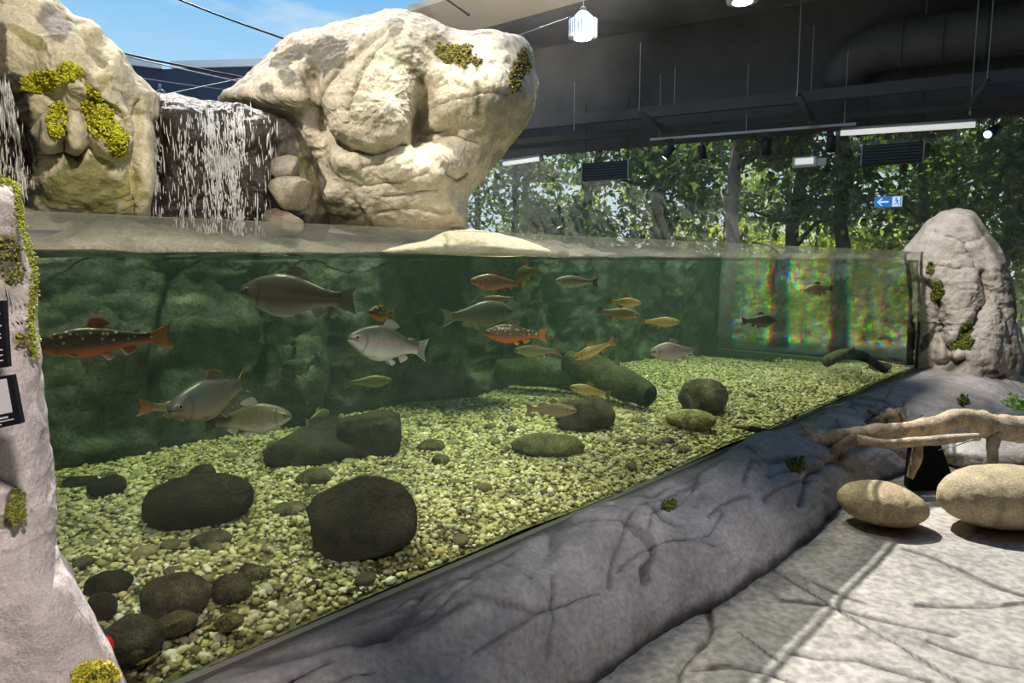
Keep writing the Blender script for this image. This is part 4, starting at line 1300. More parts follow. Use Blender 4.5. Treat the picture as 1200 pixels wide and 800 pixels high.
# a mossy creeper hangs over the edge of the post
edge = [(4, 212), (18, 218), (22, 236), (25, 262), (31, 284), (38, 306), (41, 332), (38, 358), (37, 380), (41, 402), (40, 416)]
cp_ = spline([at(x, y, 1.10) for x, y in edge], 60)
sr = np.random.default_rng(9)
cre = thing('moss_creeper', 'yellow green mossy creeper hanging down the edge of the near rock post', 'moss', cp_[-1])
child(MB().tube(cp_, 0.002, 6), 'stem', MOSSM, cre)
cre.children
ii = sr.integers(0, 60, 1500)
tf_ = tufts('moss_tufts', cp_[ii] + sr.normal(0, 0.0028, (1500, 3)), np.tile(np.array([0, -1.0, 0]), (1500, 1)), 0.0016, [(0.44, 0.48, 0.08), (0.34, 0.40, 0.07), (0.55, 0.56, 0.16)], cre, 4)
tf_.matrix_parent_inverse = Matrix.Translation(cre.location).inverted()
stem_o = [o for o in bpy.data.objects if o.parent == cre and o.name.startswith('stem')][0]
stm = stem_o.data.color_attributes.new('Col', 'FLOAT_COLOR', 'POINT')
for dta in stm.data: dta.color = (0.3, 0.32, 0.06, 1)


def plaque(name, corners, D, label, lines, panel=None):
    P = [at(x, y, D) for x, y in corners]   # tl tr br bl
    P = np.array(P)
    nrm_ = np.cross(P[1] - P[0], P[3] - P[0]); nrm_ /= np.linalg.norm(nrm_)
    if nrm_[1] > 0: nrm_ = -nrm_
    o = thing(name, label, 'sign', P.mean(0))
    def quad(u0, v0, u1, v1, off, th, nm, mat):
        f = lambda u, v: (P[0] * (1 - u) + P[1] * u) * (1 - v) + (P[3] * (1 - u) + P[2] * u) * v
        a = [f(u0, v0), f(u1, v0), f(u1, v1), f(u0, v1)]
        V = [q + nrm_ * off for q in a] + [q + nrm_ * (off - th) for q in a]
        child(MB().add(V, [(0, 1, 2, 3), (7, 6, 5, 4), (0, 4, 5, 1), (1, 5, 6, 2), (2, 6, 7, 3), (3, 7, 4, 0)]), nm, mat, o)
    quad(0, 0, 1, 1, 0, 0.008, 'plate', PLAQUE)
    if panel: quad(*panel, 0.001, 0.001, 'blank_panel', PLAQUEW)
    for (u0, v0, u1, v1) in lines: quad(u0, v0, u1, v1, 0.001, 0.001, 'text_line', PLAQUEW)
    return o


r2 = np.random.default_rng(2)
plaque('sign_plaque', [(-60, 356), (4, 352), (9, 430), (-58, 438)], 0.955, 'upper black plaque cut by the left edge of the picture', [(0.1, v, 0.9 + 0.04 * math.sin(v * 40), v + 0.022) for v in np.arange(0.12, 0.6, 0.06)] + [(0.15, v, 0.93, v + 0.02) for v in (0.72, 0.80, 0.88)])
plaque('sign_plaque', [(-55, 448), (14, 439), (25, 496), (-50, 512)], 0.95, 'lower black plaque with a pale square on the near rock post', [(0.1, 0.80, 0.82, 0.835), (0.1, 0.87, 0.9, 0.89), (0.3, 0.93, 0.7, 0.95)], (0.12, 0.06, 0.90, 0.74))
c = at(119, 758, 1.30)
o = thing('red_button', 'round red plastic button peeping from behind the near rock post', 'button', c)
RB = np.array(Matrix.Rotation(0.0, 3, 'Z'))
child(MB().tube([c + np.array([0, 0.012, 0]), c, c - np.array([0, 0.008, 0])], [0.02, 0.021, 0.014], 24), 'cap', REDP, o, True)
child(MB().tube([c + np.array([0, 0.025, 0]), c + np.array([0, 0.012, 0])], 0.014, 20), 'stem', DARKMETAL, o, True)

# =================================================================== RIGHT ROCK, FLOOR STONES, DRIFTWOOD
rp_out = [(1060, 292), (1072, 278), (1088, 261), (1104, 250), (1122, 246), (1140, 249), (1155, 268), (1174, 298), (1187, 335), (1190, 378), (1196, 420), (1191, 448), (1166, 478), (1140, 490), (1110, 492), (1085, 486), (1066, 470),
          (1061, 448), (1064, 400), (1066, 350), (1064, 315)]
rp_ops = [('b', 1122, 275, 34, 30, 0, 0.08), ('lobe', 1140, 420, 40, 60, 10, 0.10), ('b', 1090, 400, 18, 50, 10, -0.18), ('b', 1150, 365, 14, 30, 15, -0.10), ('b', 1160, 320, 20, 40, 0, 0.08), ('b', 1165, 450, 20, 20, 0, -0.06),
          ('c', [(1150, 322), (1158, 350), (1140, 380), (1112, 410)], 5, 0.13), ('c', [(1085, 330), (1100, 380), (1112, 425)], 6, 0.14), ('c', [(1075, 440), (1100, 430), (1130, 420)], 5, 0.11), ('c', [(1130, 290), (1175, 360), (1186, 400)], 4, 0.05),
          ('c', [(1100, 275), (1130, 285), (1150, 280)], 2, 0.02), ('c', [(1090, 310), (1120, 318), (1140, 312)], 2, 0.02), ('c', [(1120, 440), (1150, 462), (1180, 440)], 4, 0.05),
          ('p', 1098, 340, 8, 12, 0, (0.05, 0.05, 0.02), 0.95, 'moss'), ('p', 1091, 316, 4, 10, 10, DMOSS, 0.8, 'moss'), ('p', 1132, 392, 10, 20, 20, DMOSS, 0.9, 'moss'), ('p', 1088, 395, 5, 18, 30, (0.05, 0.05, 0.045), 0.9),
          ('l', [(1065, 446), (1105, 436), (1128, 422)], 6, (0.07, 0.065, 0.05), 0.9), ('p', 1158, 436, 12, 4, 0, (0.07, 0.065, 0.05), 0.9), ('l', [(1140, 255), (1170, 298), (1186, 345), (1190, 375)], 4, (0.12, 0.115, 0.09), 0.8), ('p', 1188, 415, 5, 18, 0, DMOSS, 0.7)]  # dark line down the right edge: its shaded side put in as colour
ob, *_ = relief('boulder', rp_out, (1122, 375), 7.55, 0.55, 0.6, ROCK, (0.46, 0.42, 0.37), rp_ops, nth=320, nph=130, e=0.85, na=0.03, nscale=1.6, ridge=0.03, strata=0.012, fine=0.02, moss_n=2200, moss_cols=GMOSS, moss_r=0.008)
tag(ob, 'pointed grey rock standing at the right corner of the tank', 'boulder')

TAN = (0.47, 0.37, 0.22)
c1 = onz(1046, 624, 0.0); s1 = zc_of(c1) / F
stone('river_stone', (c1[0], c1[1] + 0.12, 0.125), (0.238, 0.18, 0.122), rz=-0.18, seed=21, col=TAN, amp=0.06, sub=5, tilt=(0, 0.12), label='smaller smooth tan river stone on the floor left of the other one', veins=[(-0.25, 0.03, (0.62, 0.52, 0.36)), (0.3, 0.03, (0.30, 0.22, 0.13))])
c2 = onz(1194, 630, 0.0)
stone('river_stone', (c2[0] + 0.05, c2[1] + 0.17, 0.175), (0.40, 0.24, 0.18), rz=0.05, seed=22, col=(0.46, 0.38, 0.24), amp=0.06, sub=5, tilt=(0, 0.03), label='larger smooth tan river stone on the floor cut by the right edge', veins=[(-0.5, 0.05, (0.30, 0.24, 0.14)), (0.1, 0.04, (0.56, 0.47, 0.30))])

# low rocks behind the stones
GR = (0.27, 0.255, 0.235)
stone('low_rock', at(1240, 520, 5.6) * np.array([1, 1, 0]) + up * 0.03, (1.05, 0.55, 0.22), rz=0.15, seed=31, col=(0.34, 0.32, 0.285), mat=KERB, amp=0.12, sub=5, label='broad flat grey rock behind the large river stone')
stone('low_rock', at(1195, 548, 5.0) * np.array([1, 1, 0]) + up * 0.06, (0.62, 0.34, 0.16), rz=0.0, seed=32, col=GR, mat=KERB, amp=0.15, sub=4, label='low dark grey rock just behind the large river stone')
stone('low_rock', at(1230, 452, 8.6) * np.array([1, 1, 0]) + up * 0.12, (0.75, 0.5, 0.28), rz=0.2, seed=33, col=(0.28, 0.21, 0.18), mat=ROCK, amp=0.14, sub=4, label='reddish brown low rock beyond the pointed rock at the right edge')
stone('low_rock', at(1180, 470, 7.4) * np.array([1, 1, 0]) + up * 0.07, (0.60, 0.34, 0.12), rz=0.2, seed=34, col=(0.05, 0.045, 0.04), mat=ROCK, amp=0.14, sub=4, label='dark soil mound under the ferns by the pointed rock')
# black box in the gap
pb = onz(1092, 574, 0.0)
o = thing('black_panel', 'black tapering panel in the gap between the kerb and the low rocks', 'panel', (pb[0], pb[1], 0))
mbp = MB()
q = np.array([pb[0], pb[1], 0.0])
Vb = [q + np.array([-0.15, 0, 0]), q + np.array([0.17, 0, 0]), q + np.array([0.09, 0.10, 0.31]), q + np.array([-0.08, 0.10, 0.31])]
Vb = Vb + [v + np.array([0.03, 0.12, 0]) for v in Vb]
mbp.add(Vb, [(0, 1, 2, 3), (7, 6, 5, 4), (0, 4, 5, 1), (1, 5, 6, 2), (2, 6, 7, 3), (3, 7, 4, 0)])
child(mbp, 'panel_face', plain('matt_black', (0.008, 0.008, 0.01), 0.8, spec=0.1), o)
child(MB().tube([Vb[2] + up * 0.006, Vb[3] + up * 0.006], 0.008, 8), 'top_edge', DARKMETAL, o)


# driftwood
def wood(pts, rad, n, name, par, col, seed, seg=18, wob=0.26):
    P = spline([at(*p) for p in pts], n)
    R = np.interp(np.linspace(0, 1, n), np.linspace(0, 1, len(rad)), rad)
    P = P + 0.18 * np.mean(rad) * np.stack([fbm(P, 6, 3, seed), fbm(P, 6, 3, seed + 1), fbm(P, 6, 3, seed + 2)], 1)
    mb = MB().tube(P, R, seg, wob=wob, seed=seed)
    V = np.concatenate(mb.V)
    C = np.tile(np.array(col), (len(V), 1)) * (1 + 0.35 * fbm(V * np.array([1, 1, 3]), 5, 4, seed + 4))[:, None]
    o = mesh_obj(name, V, mb.F, WOOD, None, True, C)
    o.parent = par; o.matrix_parent_inverse = Matrix.Translation(par.location).inverted()
    return o


WC = (0.50, 0.40, 0.275)
dw = thing('driftwood_branch', 'long bleached driftwood branch lying across the kerb and the river stones', 'driftwood', at(1060, 508, 4.55))
wood([(919, 523, 4.35), (945, 515, 4.37), (980, 511, 4.4), (1020, 508, 4.45), (1060, 505, 4.5), (1095, 499, 4.55), (1122, 491, 4.6), (1150, 497, 4.62), (1180, 502, 4.65), (1225, 500, 4.7), (1290, 496, 4.8)],
     [0.060, 0.052, 0.056, 0.060, 0.062, 0.064, 0.066, 0.092, 0.085, 0.088, 0.07], 80, 'trunk', dw, WC, 1)
wood([(1002, 513, 4.36), (1035, 520, 4.34), (1070, 518, 4.34), (1105, 515, 4.38), (1146, 512, 4.44)], [0.022, 0.03, 0.032, 0.030, 0.026], 40, 'side_branch', dw, (0.54, 0.44, 0.32), 3)
wood([(1076, 520, 4.35), (1073, 537, 4.33), (1066, 560, 4.31)], [0.03, 0.034, 0.022], 18, 'leg', dw, (0.44, 0.33, 0.21), 5)
wood([(1165, 508, 4.58), (1163, 525, 4.5), (1163, 545, 4.45)], [0.042, 0.036, 0.03], 18, 'leg', dw, (0.44, 0.34, 0.22), 7)
wood([(932, 519, 4.36), (905, 508, 4.4), (880, 502, 4.45), (858, 499, 4.5)], [0.03, 0.024, 0.018, 0.008], 24, 'twig', dw, (0.17, 0.14, 0.11), 9)
wood([(952, 510, 4.36), (944, 502, 4.34), (937, 495, 4.33)], [0.016, 0.014, 0.008], 12, 'twig', dw, (0.45, 0.37, 0.26), 11)
wood([(1000, 514, 4.38), (985, 522, 4.34), (972, 531, 4.3)], [0.05, 0.035, 0.008], 14, 'stub', dw, (0.26, 0.20, 0.14), 13)
wood([(1140, 515, 4.36), (1120, 522, 4.33), (1100, 527, 4.3)], [0.005, 0.004, 0.003], 12, 'twig', dw, (0.4, 0.35, 0.28), 15)
tw = thing('root_clump', 'small broken root clump with twigs lying behind the driftwood branch', 'driftwood', at(1040, 495, 4.95))
wood([(1012, 500, 4.95), (1028, 493, 4.95), (1044, 488, 4.97)], [0.035, 0.05, 0.03], 18, 'stump', tw, (0.22, 0.17, 0.11), 21)
wood([(1050, 500, 4.9), (1046, 488, 4.93), (1040, 479, 4.97)], [0.04, 0.045, 0.02], 16, 'stump', tw, (0.30, 0.23, 0.15), 23)
wood([(1017, 481, 4.95), (1030, 487, 4.95), (1042, 491, 4.95)], [0.012, 0.016, 0.02], 14, 'twig', tw, (0.12, 0.09, 0.06), 25)
wood([(1040, 486, 4.95), (1050, 481, 4.96), (1055, 480, 4.96)], [0.018, 0.014, 0.008], 12, 'twig', tw, (0.33, 0.27, 0.18), 27)
wood([(1052, 482, 4.93), (1058, 492, 4.92), (1062, 503, 4.9)], [0.014, 0.016, 0.01], 12, 'twig', tw, (0.36, 0.29, 0.2), 29)
wood([(1015, 499, 4.93), (1008, 500, 4.93), (1003, 499, 4.93)], [0.02, 0.016, 0.01], 10, 'twig', tw, (0.2, 0.15, 0.1), 31)


# small ferns
def leaf_cloud(ctrs, sizes, nrm_bias, cols, r, name, parent, mat=LEAF):
    n = len(ctrs)
    base = np.array([(0, 0, 0), (-0.28, 0.45, 0.07), (0, 1, 0), (0.28, 0.45, 0.07), (0, 0.5, -0.02)])
    a = r.normal(0, 1, (n, 3)); a /= np.linalg.norm(a, axis=1, keepdims=True)
    b = r.normal(0, 1, (n, 3)) + nrm_bias; b -= a * (a * b).sum(1, keepdims=True); b /= np.linalg.norm(b, axis=1, keepdims=True)
    c_ = np.cross(a, b)
    L = base[None] * sizes[:, None, None]
    V = ctrs[:, None] + L[..., 0:1] * c_[:, None] + L[..., 1:2] * a[:, None] + L[..., 2:3] * b[:, None]
    V = V.reshape(-1, 3)
    f0 = np.array([(0, 4, 1), (1, 4, 2), (2, 4, 3), (3, 4, 0)])
    Fq = (f0[None] + (np.arange(n) * 5)[:, None, None]).reshape(-1, 3)
    C = np.repeat(cols, 5, axis=0)
    o = mesh_obj(name, V, Fq, mat, parent, False, C)
    o['kind'] = 'stuff'
    return o


for k, (x, y, D, nl, hgt, lab) in enumerate([(1160, 484, 6.35, 200, 0.16, 'bright green fern at the foot of the pointed rock'), (1190, 482, 6.3, 240, 0.17, 'bright green fern at the right edge behind the driftwood'),
                                             (1125, 470, 6.6, 60, 0.16, 'small tuft of dark green weed in the crack below the pointed rock'), (1090, 528, 5.0, 50, 0.08, 'little green weed above the black panel')]):
    r = np.random.default_rng(100 + k)
    b0 = at(x, y + 6, D)
    fo = thing('fern', lab, 'plant', b0)
    cs = b0 + r.normal(0, 1, (nl, 3)) * np.array([0.16, 0.08, hgt * 0.35]) + up * hgt * 0.5
    cc = np.array([(0.12, 0.30, 0.03), (0.20, 0.40, 0.05), (0.08, 0.2, 0.03)])[r.integers(0, 3, nl)] if k < 2 else np.array([(0.10, 0.12, 0.03), (0.14, 0.18, 0.05)])[r.integers(0, 2, nl)]
    lo = leaf_cloud(cs, r.uniform(0.04, 0.08, nl), np.array([0, 0, 1.2]), cc, r, 'leaves', fo)
    lo.matrix_parent_inverse = Matrix.Translation(fo.location).inverted()
    for s_ in range(5):
        e_ = b0 + np.array([r.normal(0, 0.12), r.normal(0, 0.05), hgt * 0.8])
        so = child(MB().tube([b0 - up * 0.06, (b0 + e_) / 2 + up * 0.02, e_], 0.005, 5), 'stem', MOSSM, fo)
        a_ = so.data.color_attributes.new('Col', 'FLOAT_COLOR', 'POINT')
        for dta in a_.data: dta.color = (0.14, 0.2, 0.05, 1)


# =================================================================== STONES ON THE TANK FLOOR
DK = (0.030, 0.023, 0.014)
def tank_stone(x0, y0, x1, y1, label, seed, col=DK, flatten=3, depth=0.85, amp=0.14, sub=4, group=None, name='tank_stone', tilt=(0, 0), power=1.0, rz=None, sink=0.12, mat=None):
    yb = y1 - 0.16 * (y1 - y0)
    P = onz((x0 + x1) / 2, yb, 0.40)
    s = zc_of(P) / F
    rx = (x1 - x0) / 2 * s
    rzz = (y1 - y0) / 2 * s * 0.93
    p = P @ NV
    if p < PF + rx * 0.8 + 0.05: P = P + NV * (PF + rx * 0.8 + 0.05 - p)
    c = np.array([P[0], P[1], 0.385 + rzz * (1 - sink)])
    return stone(name, c, (rx, rx * depth, rzz), rz=math.atan2(-c[0], c[1]) if rz is None else rz, seed=seed, col=col, amp=amp, flatten=flatten, sub=sub, label=label, group=group, tilt=tilt, power=power, mat=mat or TSTONE, cvar=0.7)


tank_stone(169, 554, 296, 622, 'big flat oval dark stone on the gravel under the brook trout side of the tank', 41, depth=0.7, flatten=1)
tank_stone(363, 557, 489, 657, 'biggest dark stone with a split face, in the middle of the gravel near the glass', 42, flatten=7, depth=0.75, power=0.8)
tank_stone(395, 482, 470, 540, 'blocky square-cut dark stone lying further back, its right end upright', 43, flatten=3, depth=0.9, power=0.42, col=(0.05, 0.041, 0.028))
tank_stone(312, 492, 420, 545, 'blocky dark stone leaning against the square-cut one from the left', 44, flatten=4, power=0.5, col=(0.045, 0.037, 0.025))
tank_stone(648, 462, 720, 509, 'rounded dark stone with a sheen below the golden trout', 45, flatten=2, col=(0.06, 0.05, 0.028))
tank_stone(796, 442, 852, 489, 'rounded brown stone at the far end before the bright end pane', 46, flatten=3, col=(0.10, 0.085, 0.055))
tank_stone(780, 477, 838, 507, 'pale yellowish flat stone beside the rounded brown one', 47, flatten=2, col=(0.36, 0.32, 0.15), depth=0.6)
tank_stone(600, 503, 684, 533, 'low olive mottled stone half sunk in the gravel below the grey trout', 48, flatten=2, col=(0.16, 0.16, 0.07), depth=0.6, sink=0.3)
tank_stone(169, 668, 245, 725, 'round brown stone near the glass, middle of the left cluster', 49, flatten=2, col=(0.10, 0.075, 0.045))
tank_stone(249, 668, 298, 702, 'small brown stone right of the round brown one', 50, flatten=3, col=(0.10, 0.08, 0.045))
tank_stone(101, 665, 153, 698, 'dark stone topmost of the left cluster by the rock post', 51, flatten=2)
tank_stone(100, 690, 136, 728, 'dark stone below the topmost one by the rock post', 52, flatten=2)
tank_stone(110, 718, 190, 774, 'broad dark stone low in the left cluster next to the rock post', 53, flatten=2, col=(0.075, 0.06, 0.035))
tank_stone(146, 760, 207, 800, 'dark stone lowest at the bottom of the tank near the red button', 54, flatten=2, col=(0.085, 0.07, 0.035))
tank_stone(183, 713, 230, 740, 'little brown stone tucked under the round brown one', 55, flatten=2, col=(0.12, 0.10, 0.05))
tank_stone(105, 553, 147, 582, 'dark round stone at the far left behind the big oval one', 56, flatten=2)
tank_stone(76, 553, 113, 572, 'flat dark stone at the far left edge of the gravel', 57, flatten=2)
tank_stone(222, 541, 252, 560, 'small dark stone just behind the big oval one', 58, flatten=2)
tank_stone(223, 617, 270, 641, 'small brown stone just in front of the big oval one', 59, flatten=2, col=(0.12, 0.10, 0.055))
tank_stone(348, 545, 390, 569, 'flat brown stone between the split stone and the blocky stones', 60, flatten=2, col=(0.11, 0.09, 0.05))
tank_stone(487, 512, 521, 529, 'small flat dark stone alone in the middle of the gravel', 61, flatten=2, col=(0.12, 0.11, 0.06))
tank_stone(505, 529, 527, 546, 'tiny dark stone in front of the lone flat one', 62, flatten=2, col=(0.13, 0.12, 0.06))
tank_stone(280, 655, 316, 678, 'small mottled stone above the small brown one near the glass', 63, flatten=2, col=(0.15, 0.13, 0.07))
tank_stone(320, 585, 360, 603, 'flat olive stone left of the split stone', 64, flatten=2, col=(0.17, 0.15, 0.08))
tank_stone(268, 728, 302, 748, 'yellowish brown stone close to the foot of the glass', 65, flatten=2, col=(0.20, 0.17, 0.08))
tank_stone(150, 735 + 20, 185, 772, 'bright yellow stone at the bottom of the tank by the rock post', 66, flatten=1, col=(0.55, 0.45, 0.10), sub=3)
for k in range(150):
    r = np.random.default_rng(500 + k)
    for _ in range(30):
        t_ = r.uniform(0.2, 5.5); p_ = r.uniform(PF + 0.06, PB - 0.3)
        P = tp(t_, p_, 0.40); x_, y_ = proj(P)
        if 60 < x_ < 900: break
    s_ = r.uniform(0.018, 0.042)
    c_ = [(0.12, 0.11, 0.07), (0.28, 0.26, 0.15), (0.20, 0.16, 0.09), (0.45, 0.42, 0.28), (0.10, 0.09, 0.06)][r.integers(0, 5)]
    o = stone('pebble', (P[0], P[1], float(bed_z(P[None])[0]) + s_ * 0.25), (s_ * r.uniform(1, 1.4), s_, s_ * r.uniform(0.5, 0.75)), rz=r.uniform(0, 3), seed=600 + k, col=c_, sub=2, flatten=1, cvar=0.3)
    tag(o, 'larger loose river pebble lying among the tank gravel', 'pebble', 'larger pebbles among the tank gravel')

# sunken logs
def log(pts, rad, label, col, seed):
    P = spline([at(*p) for p in pts], 40)
    R = np.interp(np.linspace(0, 1, 40), np.linspace(0, 1, len(rad)), rad)
    o = thing('sunken_log', label, 'log', P[0])
    mb = MB().tube(P, R, 20, wob=0.18, seed=seed)
    V = np.concatenate(mb.V)
    C = np.tile(np.array(col), (len(V), 1)) * (1 + 0.5 * fbm(V, 5, 4, seed))[:, None]
    b = mesh_obj('bark', V, mb.F, TANKROCK, None, True, C); b.parent = o; b.matrix_parent_inverse = Matrix.Translation(o.location).inverted()
    d = P[-1] - P[-2]; d /= np.linalg.norm(d)
    e_ = child(MB().tube([P[-1] - d * 0.01, P[-1] + d * 0.012], R[-1] * 0.8, 18), 'cut_end', plain('log_end_%d' % seed, (0.018, 0.015, 0.012), 0.9), o, True)
    s_ = child(MB().tube([P[20], P[20] + up * R[20] * 1.3 + DV * 0.05], [R[20] * 0.3, R[20] * 0.16], 10), 'branch_stub', plain('log_stub_%d' % seed, (0.05, 0.045, 0.03), 0.9), o, True)
    return o
log([(668, 425, 5.6), (700, 436, 5.35), (735, 452, 5.1), (762, 464, 4.95)], [0.10, 0.13, 0.12, 0.085], 'dark sunken log pointing down to the right behind the far stones', (0.075, 0.075, 0.05), 71)
log([(585, 436, 5.9), (640, 436, 5.7), (700, 452, 5.5)], [0.10, 0.13, 0.08], 'greenish sunken log lying across behind the dark pointing log', (0.11, 0.125, 0.085), 72)
log([(968, 424, 5.75), (985, 416, 5.85), (1010, 417, 6.0), (1037, 434, 6.2)], [0.045, 0.05, 0.045, 0.03], 'thin bent log standing before the bright end pane', (0.10, 0.12, 0.075), 73)
tank_stone(1036, 423, 1062, 436, 'small dark stone at the foot of the thin bent log by the end pane', 74, flatten=1, sub=3)


# =================================================================== FISH
def fish_mat(name, back, side, belly, spot, spot_scale, spot_size, band=None, spot2=None, rough=0.35, bandpos=0.5, head=None):
    """colour by height on the flank (attribute fv: 0 belly to 1 back), spots on the skin"""
    m, nt, b = new_mat(name)
    L = nt.links.new
    a = nt.nodes.new('ShaderNodeAttribute'); a.attribute_name = 'Col'
    sp = nt.nodes.new('ShaderNodeSeparateXYZ'); L(a.outputs['Vector'], sp.inputs[0])   # x: along, y: height, z: spare
    tcn = nt.nodes.new('ShaderNodeTexCoord')
    nz = nt.nodes.new('ShaderNodeTexNoise'); nz.inputs['Scale'].default_value = 22; nz.inputs['Detail'].default_value = 4
    L(tcn.outputs['Object'], nz.inputs['Vector'])
    ns = nt.nodes.new('ShaderNodeMath'); ns.operation = 'MULTIPLY_ADD'; ns.inputs[1].default_value = 0.22; L(nz.outputs['Fac'], ns.inputs[0])
    su = nt.nodes.new('ShaderNodeMath'); su.operation = 'SUBTRACT'; su.inputs[1].default_value = 0.11; L(sp.outputs['Y'], su.inputs[0]); L(su.outputs[0], ns.inputs[2])
    rp = nt.nodes.new('ShaderNodeValToRGB'); e_ = rp.color_ramp.elements
    e_[0].position = 0.16; e_[0].color = (*belly, 1); e_[1].position = 0.86; e_[1].color = (*back, 1)
    q = e_.new(0.38); q.color = (*side, 1)
    if band:
        q = e_.new(bandpos); q.color = (*band, 1)
        q = e_.new(bandpos + 0.14); q.color = (*[0.5 * s + 0.5 * t for s, t in zip(side, back)], 1)
    else:
        q = e_.new(0.62); q.color = (*[0.5 * s + 0.5 * t for s, t in zip(side, back)], 1)
    L(ns.outputs[0], rp.inputs[0])
    vo = nt.nodes.new('ShaderNodeTexVoronoi'); vo.inputs['Scale'].default_value = spot_scale; L(tcn.outputs['Object'], vo.inputs['Vector'])
    mr = nt.nodes.new('ShaderNodeMapRange'); mr.inputs[1].default_value = spot_size; mr.inputs[2].default_value = spot_size * 0.6; mr.inputs[3].default_value = 0; mr.inputs[4].default_value = 0.9
    L(vo.outputs['Distance'], mr.inputs[0])
    hi = nt.nodes.new('ShaderNodeMapRange'); hi.inputs[1].default_value = 0.36; hi.inputs[2].default_value = 0.5; L(sp.outputs['Y'], hi.inputs[0])
    hd = nt.nodes.new('ShaderNodeMapRange'); hd.inputs[1].default_value = 0.14; hd.inputs[2].default_value = 0.22; L(sp.outputs['X'], hd.inputs[0])
    mm = nt.nodes.new('ShaderNodeMath'); mm.operation = 'MULTIPLY'; L(mr.outputs[0], mm.inputs[0]); L(hi.outputs[0], mm.inputs[1])
    mm2 = nt.nodes.new('ShaderNodeMath'); mm2.operation = 'MULTIPLY'; L(mm.outputs[0], mm2.inputs[0]); L(hd.outputs[0], mm2.inputs[1])
    mx = nt.nodes.new('ShaderNodeMixRGB'); L(mm2.outputs[0], mx.inputs[0]); L(rp.outputs[0], mx.inputs[1]); mx.inputs[2].default_value = (*spot, 1)
    src = mx.outputs[0]
    # gill edge and mouth line are darker skin
    mk = nt.nodes.new('ShaderNodeMixRGB'); mk.inputs[2].default_value = (0.03, 0.025, 0.02, 1)
    L(sp.outputs['Z'], mk.inputs[0]); L(src, mk.inputs[1])
    L(mk.outputs[0], b.inputs['Base Color'])
    b.inputs['Roughness'].default_value = rough
    b.inputs['Specular IOR Level'].default_value = 0.6
    # fine scales
    v2 = nt.nodes.new('ShaderNodeTexVoronoi'); v2.inputs['Scale'].default_value = 260; L(tcn.outputs['Object'], v2.inputs['Vector'])
    bn = nt.nodes.new('ShaderNodeBump'); bn.inputs['Strength'].default_value = 0.15; bn.inputs['Distance'].default_value = 0.002
    L(v2.outputs['Distance'], bn.inputs['Height']); L(bn.outputs[0], b.inputs['Normal'])
    return m


FM = {
    'brook': fish_mat('brook_skin', (0.07, 0.05, 0.025), (0.19, 0.105, 0.055), (0.75, 0.17, 0.035), (0.80, 0.66, 0.38), 58, 0.33),
    'pinkbrook': fish_mat('pale_brook_skin', (0.24, 0.15, 0.10), (0.46, 0.24, 0.15), (0.78, 0.30, 0.12), (0.60, 0.46, 0.32), 75, 0.25),
    'rainbow': fish_mat('rainbow_skin', (0.085, 0.085, 0.065), (0.44, 0.43, 0.39), (0.74, 0.72, 0.66), (0.03, 0.03, 0.03), 95, 0.26, band=(0.46, 0.32, 0.29), bandpos=0.5),
    'purple': fish_mat('mauve_rainbow_skin', (0.11, 0.085, 0.08), (0.27, 0.19, 0.20), (0.60, 0.54, 0.52), (0.07, 0.06, 0.06), 120, 0.15, band=(0.42, 0.24, 0.25), bandpos=0.52),
    'pinkrainbow': fish_mat('pink_rainbow_skin', (0.30, 0.26, 0.22), (0.55, 0.46, 0.40), (0.75, 0.68, 0.60), (0.12, 0.10, 0.09), 90, 0.2, band=(0.62, 0.36, 0.30), bandpos=0.5),
    'golden': fish_mat('golden_skin', (0.34, 0.25, 0.06), (0.56, 0.42, 0.13), (0.74, 0.60, 0.30), (0.12, 0.07, 0.03), 70, 0.25),
    'brown': fish_mat('brown_skin', (0.22, 0.16, 0.09), (0.36, 0.25, 0.15), (0.50, 0.36, 0.22), (0.07, 0.05, 0.03), 80, 0.22),
    'grey': fish_mat('grey_skin', (0.12, 0.12, 0.12), (0.20, 0.18, 0.14), (0.32, 0.26, 0.17), (0.10, 0.10, 0.09), 80, 0.1),
    'pale': fish_mat('speckled_pale_skin', (0.16, 0.15, 0.08), (0.32, 0.30, 0.18), (0.60, 0.58, 0.44), (0.05, 0.05, 0.03), 85, 0.26),
    'olive': fish_mat('olive_skin', (0.14, 0.14, 0.06), (0.26, 0.25, 0.12), (0.42, 0.40, 0.22), (0.07, 0.07, 0.03), 80, 0.2),
    'shadow': fish_mat('silhouette_skin', (0.045, 0.04, 0.03), (0.08, 0.065, 0.045), (0.12, 0.10, 0.07), (0.02, 0.02, 0.02), 80, 0.15),  # dark all over: backlit silhouette put into the skin and fin colours
}


